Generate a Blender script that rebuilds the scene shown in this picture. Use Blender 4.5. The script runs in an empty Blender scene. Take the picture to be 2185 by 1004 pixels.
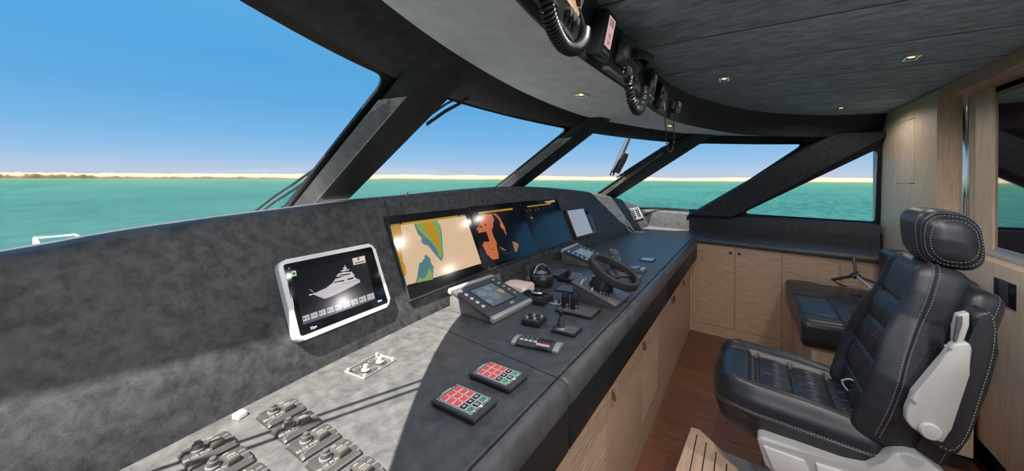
import bpy, bmesh, math, random
from mathutils import Vector, Matrix, Euler
from mathutils.bvhtree import BVHTree
from mathutils.geometry import tessellate_polygon
R = math.radians
random.seed(7)
C = bpy.context.scene.collection
SC = bpy.context.scene
# ---------------------------------------------------------------- camera
F_PX, CX, CY, YAW, ROLL, EYE = 775.0, 1092.5, 381.0, R(33.06), 0.00535, 1.55
_f = Vector((math.cos(YAW), math.sin(YAW), 0)); _r = Vector((math.sin(YAW), -math.cos(YAW), 0)); _u = Vector((0, 0, 1))
CR_ = _r * math.cos(ROLL) + _u * math.sin(ROLL); CU_ = -_r * math.sin(ROLL) + _u * math.cos(ROLL)
cam_d = bpy.data.cameras.new('camera'); cam = bpy.data.objects.new('camera', cam_d); C.objects.link(cam)
cam_d.sensor_width = 36; cam_d.lens = F_PX / 2185 * 36; cam_d.shift_y = -(502 - CY) / 2185
cam_d.clip_end = 20000; cam_d.clip_start = 0.02
mw = Matrix((CR_, CU_, -_f)).transposed().to_4x4(); mw.translation = Vector((0, 0, EYE)); cam.matrix_world = mw
SC.camera = cam
# ---------------------------------------------------------------- world, sun, exposure
SC.view_settings.view_transform = 'Standard'; SC.view_settings.look = 'None'
SC.view_settings.gamma = 1; SC.view_settings.use_curve_mapping = False
SC.view_settings.exposure = 0.0

def lin(c):
    return tuple(((v / 255) / 12.92 if v / 255 <= .04045 else ((v / 255 + .055) / 1.055) ** 2.4) for v in c[:3]) + (1.0,)

W = bpy.data.worlds.new('sky'); SC.world = W; W.use_nodes = True
nt = W.node_tree; nt.nodes.clear()
tc = nt.nodes.new('ShaderNodeTexCoord'); sep = nt.nodes.new('ShaderNodeSeparateXYZ'); ramp = nt.nodes.new('ShaderNodeValToRGB')
bg = nt.nodes.new('ShaderNodeBackground'); wo = nt.nodes.new('ShaderNodeOutputWorld')
nt.links.new(tc.outputs['Generated'], sep.inputs[0]); nt.links.new(sep.outputs['Z'], ramp.inputs[0])
nt.links.new(ramp.outputs[0], bg.inputs[0]); nt.links.new(bg.outputs[0], wo.inputs[0])
e = ramp.color_ramp; e.elements[0].position = 0; e.elements[0].color = lin((200, 206, 218))
e.elements[1].position = 1; e.elements[1].color = lin((90, 150, 205))
for p, c in ((.018, (186, 206, 229)), (.05, (152, 196, 235)), (.10, (124, 184, 232)), (.17, (100, 173, 228)), (.26, (88, 167, 225)), (.36, (92, 170, 226)), (.5, (100, 174, 228))):
    k = e.elements.new(p); k.color = lin(c)
bg.inputs[1].default_value = 1.0
SUN = Vector((-.637, .012, 1)).normalized()
sd = bpy.data.lights.new('sun', 'SUN'); sd.energy = 26; sd.angle = R(.4); sd.color = (1, .91, .80)
so = bpy.data.objects.new('sun', sd); C.objects.link(so); so.rotation_euler = SUN.to_track_quat('Z', 'Y').to_euler()
so['kind'] = 'helper'
LAMP_W = 3.4      # each recessed ceiling lamp

# ---------------------------------------------------------------- helpers
def ray(x, y): return _f + CR_ * ((x - CX) / F_PX) - CU_ * ((y - CY) / F_PX)
def P(x, y, X=None, Y=None, Z=None, T=None):
    d = ray(x, y)
    t = X / d.x if X is not None else Y / d.y if Y is not None else (Z - EYE) / d.z if Z is not None else T
    return Vector((0, 0, EYE)) + d * t

class MB:
    def __init__(s): s.bm = bmesh.new()
    def _bev(s, verts, bev, seg):
        if bev > 0:
            ed = list({e for v in verts for e in v.link_edges})
            bmesh.ops.bevel(s.bm, geom=ed, offset=bev, segments=seg, affect='EDGES', profile=.5, clamp_overlap=True)
        return s
    def box(s, x0, x1, y0, y1, z0, z1, bev=0, seg=2):
        return s.hull8([(x0, y0, z0), (x1, y0, z0), (x1, y1, z0), (x0, y1, z0)], [(x0, y0, z1), (x1, y0, z1), (x1, y1, z1), (x0, y1, z1)], bev, seg)
    def hull8(s, a, b, bev=0, seg=2):
        n = len(a); va = [s.bm.verts.new(p) for p in a]; vb = [s.bm.verts.new(p) for p in b]
        s.bm.faces.new(va[::-1]); s.bm.faces.new(vb)
        for i in range(n): s.bm.faces.new((va[i], va[(i + 1) % n], vb[(i + 1) % n], vb[i]))
        return s._bev(va + vb, bev, seg)
    def prism(s, pts, o, d, bev=0, seg=2):           # pts 3d loop, extruded by vector d
        d = Vector(d); a = [Vector(p) + Vector(o) for p in pts]
        return s.hull8([tuple(p) for p in a], [tuple(p + d) for p in a], bev, seg)
    def grid(s, f, nu, nv, closeu=False, closev=False):
        vs = [[s.bm.verts.new(f(i / (nu if closeu else nu), j / nv)) for j in range(nv + (0 if closev else 1))] for i in range(nu + (0 if closeu else 1))]
        a, b = len(vs), len(vs[0])
        for i in range(nu):
            for j in range(nv):
                q = (vs[i][j], vs[(i + 1) % a][j], vs[(i + 1) % a][(j + 1) % b], vs[i][(j + 1) % b])
                if len(set(q)) == 4: s.bm.faces.new(q)
        return vs
    def loft(s, loops, caps=True, closed=True):
        vs = [[s.bm.verts.new(p) for p in l] for l in loops]; n = len(vs[0])
        for a, b in zip(vs, vs[1:]):
            for i in range(n if closed else n - 1): s.bm.faces.new((a[i], a[(i + 1) % n], b[(i + 1) % n], b[i]))
        if caps: s.bm.faces.new(vs[0][::-1]); s.bm.faces.new(vs[-1])
        return s
    def tube(s, pts, r, n=8, closed=False, caps=True):
        pts = [Vector(p) for p in pts]; m = len(pts); loops = []
        up = None
        for i, p in enumerate(pts):
            t = (pts[(i + 1) % m] - pts[i - 1]) if closed else (pts[min(i + 1, m - 1)] - pts[max(i - 1, 0)])
            t.normalize()
            if up is None: up = t.orthogonal().normalized()
            up = (up - t * up.dot(t)).normalized(); w = t.cross(up)
            rr = r[i] if isinstance(r, (list, tuple)) else r
            loops.append([tuple(p + (up * math.cos(2 * math.pi * k / n) + w * math.sin(2 * math.pi * k / n)) * rr) for k in range(n)])
        if closed: loops.append(loops[0])
        s.loft(loops, caps and not closed)
        if closed: bmesh.ops.remove_doubles(s.bm, verts=s.bm.verts, dist=1e-6)
        return s
    def lathe(s, prof, n=24, M=None, cap=True):
        M = M or Matrix(); loops = []
        for r, z in prof: loops.append([tuple(M @ Vector((r * math.cos(2 * math.pi * k / n), r * math.sin(2 * math.pi * k / n), z))) for k in range(n)])
        return s.loft(loops, cap)
    def poly(s, pts):
        v = [s.bm.verts.new(p) for p in pts]
        for t in tessellate_polygon([[Vector(p) for p in pts]]):
            try: s.bm.faces.new([v[i] for i in t])
            except ValueError: pass
        return s
    def rbox(s, hx, hy, hz, r, n=12, fn=None, o=(0, 0, 0), nz=None):
        nz = nz or n; seen = {}
        def V(p):
            k = tuple(round(c, 5) for c in p)
            if k not in seen:
                q = Vector((p[0] * hx, p[1] * hy, p[2] * hz)); c = Vector((max(-hx + r, min(hx - r, q.x)), max(-hy + r, min(hy - r, q.y)), max(-hz + r, min(hz - r, q.z))))
                d = q - c
                if d.length > 1e-9: q = c + d.normalized() * r
                if fn: q = Vector(fn(q.x, q.y, q.z))
                seen[k] = s.bm.verts.new(q + Vector(o))
            return seen[k]
        L = [[-1 + 2 * i / n for i in range(n + 1)], [-1 + 2 * i / n for i in range(n + 1)], [-1 + 2 * i / nz for i in range(nz + 1)]]
        # concentrate samples so that corners stay round
        for ax in range(3):
            a, b = (ax + 1) % 3, (ax + 2) % 3
            for sgn in (-1, 1):
                for i in range(len(L[a]) - 1):
                    for j in range(len(L[b]) - 1):
                        q = []
                        for (u, v) in ((i, j), (i + 1, j), (i + 1, j + 1), (i, j + 1)):
                            p = [0, 0, 0]; p[ax] = sgn; p[a] = L[a][u]; p[b] = L[b][v]; q.append(V(p))
                        if sgn < 0: q.reverse()
                        if len(set(q)) == 4: s.bm.faces.new(q)
        return s
    def rrect(s, w, h, r, z0, z1, o=(0, 0), bev=0, n=5, M=None):
        pts = rr_pts(w, h, r, o, n)
        a = [Vector((x, y, z0)) for x, y in pts]; b = [Vector((x, y, z1)) for x, y in pts]
        if M: a = [M @ p for p in a]; b = [M @ p for p in b]
        va = [s.bm.verts.new(p) for p in a]; vb = [s.bm.verts.new(p) for p in b]; k = len(va)
        s.bm.faces.new(va[::-1]); t = s.bm.faces.new(vb)
        for i in range(k): s.bm.faces.new((va[i], va[(i + 1) % k], vb[(i + 1) % k], vb[i]))
        if bev > 0: bmesh.ops.bevel(s.bm, geom=list(t.edges), offset=bev, segments=3, affect='EDGES', profile=.5)
        return s
    def build(s, name, mat, parent=None, kind=None, label=None, ang=38, loc=None, rot=None):
        bm = s.bm
        bmesh.ops.recalc_face_normals(bm, faces=bm.faces)
        for f in bm.faces: f.smooth = True
        for ed in bm.edges: ed.smooth = not (len(ed.link_faces) == 2 and ed.calc_face_angle(0) > R(ang))
        me = bpy.data.meshes.new(name); bm.to_mesh(me); bm.free()
        me.materials.append(mat)
        o = bpy.data.objects.new(name, me); C.objects.link(o)
        if parent is not None: o.parent = parent
        if loc is not None: o.location = loc
        if rot is not None: o.rotation_euler = rot
        if kind: o['kind'] = kind
        if label: o['label'] = label
        return o
def rr_pts(w, h, r, o=(0, 0), n=5):
    out = []
    for cx, cy, a0 in ((w / 2 - r, h / 2 - r, 0), (-w / 2 + r, h / 2 - r, 90), (-w / 2 + r, -h / 2 + r, 180), (w / 2 - r, -h / 2 + r, 270)):
        for i in range(n + 1):
            a = R(a0 + 90 * i / n); out.append((o[0] + cx + r * math.cos(a), o[1] + cy + r * math.sin(a)))
    return out
def thing(name, label, cat, loc=(0, 0, 0), rot=(0, 0, 0), group=None, kind=None):
    o = bpy.data.objects.new(name, None); C.objects.link(o); o.location = loc; o.rotation_euler = rot
    o.empty_display_size = .05
    return tag(o, label, cat, group, kind)
def tag(o, label, cat, group=None, kind=None):
    o['label'] = label; o['category'] = cat
    if group: o['group'] = group
    if kind: o['kind'] = kind
    return o
def dup(root, loc, rot=None, label=None):
    r = root.copy(); C.objects.link(r); r.location = loc
    if rot is not None: r.rotation_euler = rot
    if label: r['label'] = label
    for ch in list(root.children):
        c = ch.copy(); C.objects.link(c); c.parent = r
        for g in list(ch.children):
            d = g.copy(); C.objects.link(d); d.parent = c
    return r
def text(body, size, mat, parent, loc, rot=(0, 0, 0), name='lettering', sx=1, align='CENTER'):
    cu = bpy.data.curves.new(name, 'FONT'); cu.body = body; cu.size = size; cu.align_x = align; cu.align_y = 'CENTER'; cu.extrude = size * .01
    cu.resolution_u = 2
    t = bpy.data.objects.new(name + '_src', cu); C.objects.link(t)
    me = bpy.data.meshes.new_from_object(t); bpy.data.objects.remove(t)
    me.materials.clear(); me.materials.append(mat); me.name = name
    o = bpy.data.objects.new(name, me); C.objects.link(o); o.parent = parent; o.location = loc; o.rotation_euler = rot; o.scale = (sx, 1, 1)
    return o
def interp(tb, x):
    if x <= tb[0][0]: return tb[0][1]
    for (a, b), (c, d) in zip(tb, tb[1:]):
        if x <= c: return b + (d - b) * (x - a) / (c - a)
    return tb[-1][1]
def spline(pts, n):      # catmull-rom through pts -> n+1 samples
    pts = [Vector(p) for p in pts]; m = len(pts) - 1; out = []
    for i in range(n + 1):
        t = i / n * m; k = min(int(t), m - 1); u = t - k
        p0 = pts[k - 1] if k > 0 else pts[0] * 2 - pts[1]; p1 = pts[k]; p2 = pts[k + 1]; p3 = pts[k + 2] if k + 2 <= m else pts[m] * 2 - pts[m - 1]
        out.append(.5 * ((2 * p1) + (p2 - p0) * u + (2 * p0 - 5 * p1 + 4 * p2 - p3) * u * u + (3 * p1 - p0 - 3 * p2 + p3) * u ** 3))
    return out
def smooth_tb(tb, n=60):
    s = spline([(a, b, 0) for a, b in tb], n); return [(p.x, p.y) for p in s]

# ---------------------------------------------------------------- materials
def mat(name, col, rough=.5, metal=0, emit=0, spec=.5, trans=0, coat=0):
    m = bpy.data.materials.new(name); m.use_nodes = True; b = m.node_tree.nodes['Principled BSDF']
    b.inputs['Base Color'].default_value = tuple(col[:3]) + (1,); b.inputs['Roughness'].default_value = rough; b.inputs['Metallic'].default_value = metal
    b.inputs['Specular IOR Level'].default_value = spec; b.inputs['Transmission Weight'].default_value = trans; b.inputs['Coat Weight'].default_value = coat
    if emit: b.inputs['Emission Color'].default_value = tuple(col[:3]) + (1,); b.inputs['Emission Strength'].default_value = emit
    return m
def noisy(name, c1, c2, rough=.5, scale=(1, 1, 1), ns=8, detail=6, bump=.1, bscale=60, bdist=.002, lo=.35, hi=.65, spec=.5, rr=0, bst=(1, 1, 1), dist=0):
    m = mat(name, c1, rough, spec=spec); n = m.node_tree; b = n.nodes['Principled BSDF']
    t = n.nodes.new('ShaderNodeTexCoord'); mp = n.nodes.new('ShaderNodeMapping'); mp.inputs['Scale'].default_value = scale
    g = n.nodes.new('ShaderNodeNewGeometry')
    n.links.new(g.outputs['Position'], mp.inputs[0])
    no = n.nodes.new('ShaderNodeTexNoise'); no.inputs['Scale'].default_value = ns; no.inputs['Detail'].default_value = detail; no.inputs['Roughness'].default_value = .65
    no.inputs['Distortion'].default_value = dist
    n.links.new(mp.outputs[0], no.inputs[0])
    r = n.nodes.new('ShaderNodeValToRGB'); r.color_ramp.elements[0].position = lo; r.color_ramp.elements[1].position = hi
    r.color_ramp.elements[0].color = tuple(c1[:3]) + (1,); r.color_ramp.elements[1].color = tuple(c2[:3]) + (1,)
    n.links.new(no.outputs['Fac'], r.inputs[0]); n.links.new(r.outputs[0], b.inputs['Base Color'])
    if rr:
        mr = n.nodes.new('ShaderNodeMapRange'); mr.inputs['To Min'].default_value = rough - rr; mr.inputs['To Max'].default_value = rough + rr
        n.links.new(no.outputs['Fac'], mr.inputs[0]); n.links.new(mr.outputs[0], b.inputs['Roughness'])
    if bump:
        m2 = n.nodes.new('ShaderNodeMapping'); m2.inputs['Scale'].default_value = bst; n.links.new(g.outputs['Position'], m2.inputs[0])
        n2 = n.nodes.new('ShaderNodeTexNoise'); n2.inputs['Scale'].default_value = bscale; n2.inputs['Detail'].default_value = 3; n.links.new(m2.outputs[0], n2.inputs[0])
        bp = n.nodes.new('ShaderNodeBump'); bp.inputs['Strength'].default_value = bump; bp.inputs['Distance'].default_value = bdist
        n.links.new(n2.outputs['Fac'], bp.inputs['Height']); n.links.new(bp.outputs[0], b.inputs['Normal'])
    return m
def g3(v, t=(1, 1, 1)): return (v * t[0], v * t[1], v * t[2])
M_counter = noisy('console_leather', g3(.042, (.94, 1, 1.06)), g3(.085, (.98, .985, 1)), .40, ns=22, detail=8, bump=.35, bscale=260, bdist=.0012, lo=.34, hi=.68, dist=.4, spec=.5, rr=.05)
M_dash = noisy('dash_leather', g3(.017, (.88, 1, 1.16)), g3(.082, (.94, .98, 1.03)), .6, ns=30, detail=10, bump=.3, bscale=300, bdist=.0012, lo=.32, hi=.74, dist=.3, spec=.35)
M_edge = noisy('edge_leather', g3(.05, (.95, 1, 1.08)), g3(.085, (.95, 1, 1.08)), .4, ns=20, bump=.25, bscale=300, bdist=.001, spec=.5)
M_apron_shade = noisy('apron_leather_shaded', g3(.008, (.85, 1, 1.3)), g3(.013, (.85, 1, 1.3)), .5, ns=20, bump=.2, bscale=300, bdist=.001, spec=.3)  # darkened edge leather: the shade below the padded roll is in this colour
M_suede = noisy('pillar_suede', g3(.034, (.88, 1, 1.12)), g3(.055, (.9, 1, 1.1)), .8, ns=25, bump=.2, bscale=400, bdist=.001, spec=.2)
M_ceil = noisy('ceiling_fabric', g3(.24, (.66, .98, 1.22)), g3(.64, (.70, .97, 1.16)), .75, scale=(2.2, .8, 1), ns=13, detail=9, bump=.2, bscale=200, bdist=.001, lo=.3, hi=.7, spec=.25)
M_soffit = noisy('soffit_fabric', g3(.66, (.86, 1, 1.12)), g3(.84, (.87, .98, 1.08)), .8, scale=(1, 1.3, 1), ns=11, detail=9, bump=.2, bscale=200, bdist=.001, lo=.3, hi=.7, spec=.2)
M_fascia = noisy('fascia_leather', g3(.018, (.9, 1, 1.15)), g3(.03, (.9, 1, 1.15)), .5, ns=20, bump=.2, bscale=300, bdist=.001, spec=.3)
M_frit = mat('black_glass_border', g3(.012, (.9, 1, 1.3)), .35)
M_black = mat('black_plastic', (.012, .012, .014), .38)
M_blackm = mat('matt_black_plastic', (.022, .022, .025), .6)
M_gloss = mat('gloss_black', (.006, .006, .008), .10)
M_dgrey = mat('dark_grey_plastic', (.05, .05, .053), .42)
M_mgrey = mat('grey_enamel', (.10, .10, .102), .38)
M_lgrey = mat('light_grey_plastic', (.52, .52, .51), .42)
M_silver = mat('brushed_metal', (.55, .54, .53), .38, .6)
M_chrome = mat('chrome', (.8, .8, .8), .08, 1)
M_gold = mat('brass_handle', (.5, .36, .2), .25, 1)
M_white = mat('white_plastic', (.75, .74, .74), .35)
M_whitep = mat('white_print', (.8, .8, .8), .5)
M_pink = mat('pale_lid_plastic', (.85, .68, .60), .5)
M_label = mat('cream_label', (.55, .38, .24), .6)
M_orange = mat('orange_bead', (.8, .3, .08), .5)
M_red = mat('red_key', (.75, .09, .085), .45)
M_green = mat('green_key', (.07, .36, .2), .45)
M_acryl = mat('clear_acrylic', (.95, .95, .95), .05, trans=.9); M_acryl.node_tree.nodes['Principled BSDF'].inputs['IOR'].default_value = 1.2
M_rope = noisy('brown_cord_wrap', (.06, .03, .02), (.2, .1, .07), .8, ns=60, bump=.4, bscale=80, bdist=.003)
def wood(name, c1, c2, sc, rough=.45, ns=9, spec=.4, lo=.3, hi=.7, bump=.08):
    return noisy(name, c1, c2, rough, scale=sc, ns=ns, detail=10, bump=bump, bscale=30, bdist=.001, lo=lo, hi=hi, spec=spec, bst=sc, dist=.3)
M_oak_x = wood('oak_veneer_along_x', lin((164, 134, 112)), lin((214, 182, 154)), (1.2, 8, 14))
M_oak_y = wood('oak_veneer_along_y', lin((174, 144, 120)), lin((218, 188, 160)), (8, 1.2, 14))
M_oak_z = wood('oak_veneer_upright', lin((194, 170, 144)), lin((224, 202, 176)), (9, 9, 1.0), .5)
M_floor = [wood('walnut_plank_%d' % i, lin(a), lin(b), (11, .9, 1), .38, 7, .5) for i, (a, b) in enumerate((((100, 62, 46), (142, 96, 72)), ((108, 68, 50), (152, 102, 78)), ((94, 58, 42), (134, 90, 68))))]
M_teak = noisy('pale_teak', lin((226, 188, 158)), lin((246, 214, 186)), .5, scale=(1, 12, 1), ns=8, bump=.05)
M_groove = mat('dark_caulk', (.02, .015, .012), .8)
M_chairl = noisy('chair_leather', g3(.018, (.8, .95, 1.25)), g3(.029, (.8, .95, 1.25)), .42, ns=30, bump=.25, bscale=420, bdist=.0008, spec=.6)
M_seatl = noisy('seat_leather', g3(.015, (.85, .92, 1.25)), g3(.025, (.85, .92, 1.25)), .36, ns=30, bump=.2, bscale=420, bdist=.0008, spec=.65)
M_thread = mat('pale_thread', (.36, .37, .38), .7)
M_toe = mat('toe_kick', (.03, .02, .018), .7)
M_warm = mat('lamp_glow', (1, .55, .2), .5, emit=3.5)
M_toile = mat('monitor_frame', (.03, .03, .032), .35)
def scr(name, c, s=1.0, rough=.13):
    m = mat(name, (0.004, .004, .005), rough); b = m.node_tree.nodes['Principled BSDF']
    b.inputs['Emission Color'].default_value = lin(c); b.inputs['Emission Strength'].default_value = s; return m
_sc = {}
def S(c, s=1.0):
    k = (c, s)
    if k not in _sc: _sc[k] = scr('screen_%d_%d_%d' % c, c, s)
    return _sc[k]
def glass_mat(name, tint, rf=.06):
    m = bpy.data.materials.new(name); m.use_nodes = True; n = m.node_tree; n.nodes.clear()
    tr = n.nodes.new('ShaderNodeBsdfTransparent'); tr.inputs[0].default_value = tint + (1,)
    gl = n.nodes.new('ShaderNodeBsdfGlossy'); gl.inputs['Roughness'].default_value = .02
    fr = n.nodes.new('ShaderNodeFresnel'); fr.inputs[0].default_value = 1.25
    mx = n.nodes.new('ShaderNodeMixShader'); o = n.nodes.new('ShaderNodeOutputMaterial')
    mu = n.nodes.new('ShaderNodeMath'); mu.operation = 'MULTIPLY'; mu.inputs[1].default_value = rf * 10
    n.links.new(fr.outputs[0], mu.inputs[0]); n.links.new(mu.outputs[0], mx.inputs[0]); n.links.new(tr.outputs[0], mx.inputs[1]); n.links.new(gl.outputs[0], mx.inputs[2]); n.links.new(mx.outputs[0], o.inputs[0])
    return m
M_glass = glass_mat('window_glass', (.99, .99, .99), .001)
# ================================================================ STRUCTURE
ZC = .957; ZS = 1.97; ZT = 2.14; YB = -1.02
def struct(name, mb, m, label, cat='wall', parent=None, ang=38):
    o = mb.build(name, m, parent, ang=ang)
    if parent is None: tag(o, label, cat, kind='structure')
    return o
# floor: walnut planks running fore and aft
fl = struct('floor', MB().box(-1.4, 4.9, -1.3, 2.0, -.08, -.012), M_groove, 'reddish walnut plank floor between the console and the back wall', 'floor')
x = -1.35; k = 0; pw = .155
while x < 4.3:
    y = -1.25 - random.random() * .8
    while y < .6:
        L = 1.1 + random.random() * .6
        MB().box(x + .0012, x + pw - .0012, max(y, -1.25) + .001, min(y + L, .62) - .001, -.012, 0, .0012, 1).build('plank', M_floor[k % 3], fl)
        y += L; k += 1
    x += pw; k += 1
# curves in plan (centre line of the boat at x = 1.7)
def mirror(pts): return [(3.4 - a, b) for a, b in reversed(pts[1:])] + list(pts)
Fb = mirror([(1.7, .455), (2.54, .45), (3.21, .30), (3.93, -.01), (4.4, -.5), (4.6, -1.05)])
Ft = mirror([(1.7, .42), (2.28, .415), (2.98, .278), (3.81, -.10), (4.3, -.6), (4.45, -1.05)])
Sx = [(-1.25, -1.05), (-1.1, -.5), (-.7, .12), (-.1, .46), (.54, .725), (1.11, .865), (1.7, .93), (2.34, .915), (2.86, .78), (3.4, .60), (3.98, .33), (4.42, -.2), (4.55, -.62), (4.6, -1.05)]
Gx = [(-1.27, -1.05), (-1.12, -.45), (-.75, 0), (-.3, .44), (.31, .87), (.874, 1.09), (1.7, 1.16), (2.28, 1.11), (2.74, 1.008), (3.25, .86), (3.68, .667), (3.94, .45), (4.33, -.01), (4.60, -.46), (4.66, -.78), (4.68, -1.05)]
NN = 96
def cv(tb, z): return [Vector((p.x, p.y, z)) for p in spline([(a, b, 0) for a, b in tb], NN)]
cFb, cFt, cS = cv(Fb, ZS), cv(Ft, ZT + .01), cv(Sx, ZS)
# ceiling boards
M_joint = mat('joint_shadow', (.012, .014, .016), .9)
ce = struct('ceiling', MB().box(-1.4, 4.9, -1.3, .6, ZT + .03, ZT + .08), M_groove, 'dark grey fabric boards of the upper ceiling', 'ceiling')
for i in range(-5, 7):
    x0 = 1.70 + .495 * i; x1 = x0 + .495
    MB().box(max(x0, -1.35) + .0035, min(x1, 4.85) - .0035, -1.3, .5, ZT, ZT + .022, .003, 2).build('ceiling_board', M_ceil, ce)
    MB().box(x0 - .0036, x0 + .0036, -1.3, .5, ZT + .0006, ZT + .02).build('joint_strip', M_joint, ce)
# curved fascia between the two ceiling levels
def strip(cs, rows, m, name, label, cat, parent=None):
    mb = MB(); mb.loft([[tuple(c[i]) for c in cs] for i in range(len(cs[0]))], False, False); return struct(name, mb, m, label, cat, parent, 50)
back = [p + Vector((0, .03, 0)) for p in cFb]
roll = [p + Vector((0, .012, -.012)) for p in cFb]
tr1 = strip([cFt, [a.lerp(b, .5) + Vector((0, .008, 0)) for a, b in zip(cFt, cFb)], [p + Vector((0, -.004, .02)) for p in cFb], [p + Vector((0, .0, -.004)) for p in cFb], roll, back], 6, M_fascia, 'trim_1', 'dark curved leather fascia stepping down from the upper ceiling, radios on it', 'trim')
# soffit in front of the fascia, in two pieces with a joint
def soff(i0, i1, par=None, nm='trim_2', m=M_soffit):
    mb = MB(); rows = []
    for i in range(i0, i1 + 1): rows.append([tuple(back[i].lerp(cS[i], t) + Vector((0, 0, .004 * math.sin(t * math.pi)))) for t in (0, .25, .5, .75, 1)])
    mb.loft(rows, False, False); return mb
jt = 63
s0 = struct('trim_2', soff(0, jt), M_soffit, 'pale grey suede soffit over the windscreen, port and centre piece', 'soffit')
s1 = struct('trim_3', soff(jt, NN), M_soffit, 'pale grey suede soffit at the starboard end, beyond the joint', 'soffit')
s1.location.z = .003
# header band from the soffit edge down to the glass
GZ, BZ = 1.915, 1.18
cG = cv(Gx, GZ)
st = [  # (G xy, B xy) ruled lines of the raked windscreen, port to starboard
    ((-1.24, -.95), (-1.27, .0)), ((-1.08, -.45), (-1.25, .4)), ((-.75, 0), (-1.35, 1.0)), ((-.3, .44), (-.7, 1.55)), ((.3, .86), (.12, 2.03)), ((.95, 1.11), (.99, 2.22)), ((1.7, 1.16), (1.7, 2.32)),
    ((2.49, 1.07), (2.66, 2.26)), ((3.17, .88), (3.48, 2.06)), ((3.82, .56), (4.16, 1.72)), ((4.33, -.01), (4.80, 1.12)), ((4.60, -.48), (4.70, .44))]
def GL(a, b):    # surface point: a = station index (float), b 0 at the header .. 1 at the bottom
    k = min(int(a), len(st) - 2) if a >= 0 else 0; u = a - k
    def cr(j):
        q = [Vector(st[max(0, min(len(st) - 1, k + d))][j]) for d in (-1, 0, 1, 2)]
        return .5 * ((2 * q[1]) + (q[2] - q[0]) * u + (2 * q[0] - 5 * q[1] + 4 * q[2] - q[3]) * u * u + (3 * q[1] - q[0] - 3 * q[2] + q[3]) * u ** 3)
    g, bb = cr(0), cr(1); p = g.lerp(bb, b); return Vector((p.x, p.y, GZ + (BZ - GZ) * b))
mid = [a.lerp(b, .55) + Vector((0, -.015, -.012)) for a, b in zip(cS, cG)]
tip = [p + Vector((0, -.012, -.004)) for p in cG]
strip([[p + Vector((0, 0, .006)) for p in cS], [a.lerp(b, .25) + Vector((0, -.006, -.002)) for a, b in zip(cS, cG)], mid, [a.lerp(b, .85) + Vector((0, -.008, -.002)) for a, b in zip(cS, cG)], tip, [p + Vector((0, .06, .03)) for p in cG]], 4, M_suede, 'trim_4', 'dark suede header band along the top of the windscreen', 'trim')
# panes: frame ring with a rounded opening and a glass sheet
def pane(name, a0, a1, label, ml, mr, b0=-.12, b1=1.0, top=0.0, bot=.97, rad=.07, n=10):
    t = thing(name, label, 'window', kind='structure')
    w = (GL(a1, .3) - GL(a0, .3)).length; h = (GL(a0, 0) - GL(a0, 1)).length
    il, ir = ml / w, 1 - mr / w
    ru, rv = rad / w, rad / h
    loops = []
    def ringpt(q):   # q in 0..1 around; inner rounded rect in (u,v)
        pass
    inner, outer = [], []
    cs = [(ir - ru, bot - rv, 0), (il + ru, bot - rv, 90), (il + ru, top + rv, 180), (ir - ru, top + rv, 270)]
    oc = [(1, b1), (0, b1), (0, b0), (1, b0)]
    for kk, (cx, cy, s0_) in enumerate(cs):
        for i in range(9):
            an = R(s0_ + 90 * i / 8); inner.append((cx + ru * math.cos(an), cy + rv * math.sin(an))); outer.append(oc[kk])
    # densify straight runs
    def dens(a):
        out = []
        for i in range(len(a)):
            p, q = a[i], a[(i + 1) % len(a)]; m = 12 if (i % 9) == 8 else 1
            for j in range(m): out.append((p[0] + (q[0] - p[0]) * j / m, p[1] + (q[1] - p[1]) * j / m))
        return out
    inner, outer = dens(inner), dens(outer)
    f = lambda u, v, o=0: GL(a0 + (a1 - a0) * u, v) + Vector((0, -.45, -.6)).normalized() * o
    mb = MB(); rings = [[tuple(f(u, v, .0)) for u, v in outer], [tuple(f(u, v, .012)) for u, v in outer], [tuple(f(u, v, .012)) for u, v in inner], [tuple(f(u, v, 0)) for u, v in inner]]
    rings.append(rings[0])
    vs = [[mb.bm.verts.new(p) for p in r] for r in rings[:4]]; vs.append(vs[0]); k = len(vs[0])
    for A, B in zip(vs, vs[1:]):
        for i in range(k):
            q = (A[i], A[(i + 1) % k], B[(i + 1) % k], B[i])
            try: mb.bm.faces.new(q)
            except ValueError: pass
    mb.build('window_frame', M_frit, t)
    mb = MB(); mb.grid(lambda u, v: tuple(GL(a0 + (a1 - a0) * u, b0 + (b1 - b0) * v) - Vector((0, -.45, -.6)).normalized() * .006), 24, 6); mb.build('glass', M_glass, t)
    return t
pane('window_1', 3, 5, 'big port windscreen pane left of the nearest raked pillar', .10, .125)
pane('window_2', 5, 7, 'windscreen pane between the first and second raked pillars', .10, .10)
pane('window_3', 7, 9, 'windscreen pane between the second and third raked pillars', .09, .095)
pane('window_4', 9, 11.25, 'windscreen pane between the third pillar and the widest slanted pillar', .13, .20, rad=.10)
pane('window_6', 1, 3, 'forward port pane beside the side window', .12, .12)
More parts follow.
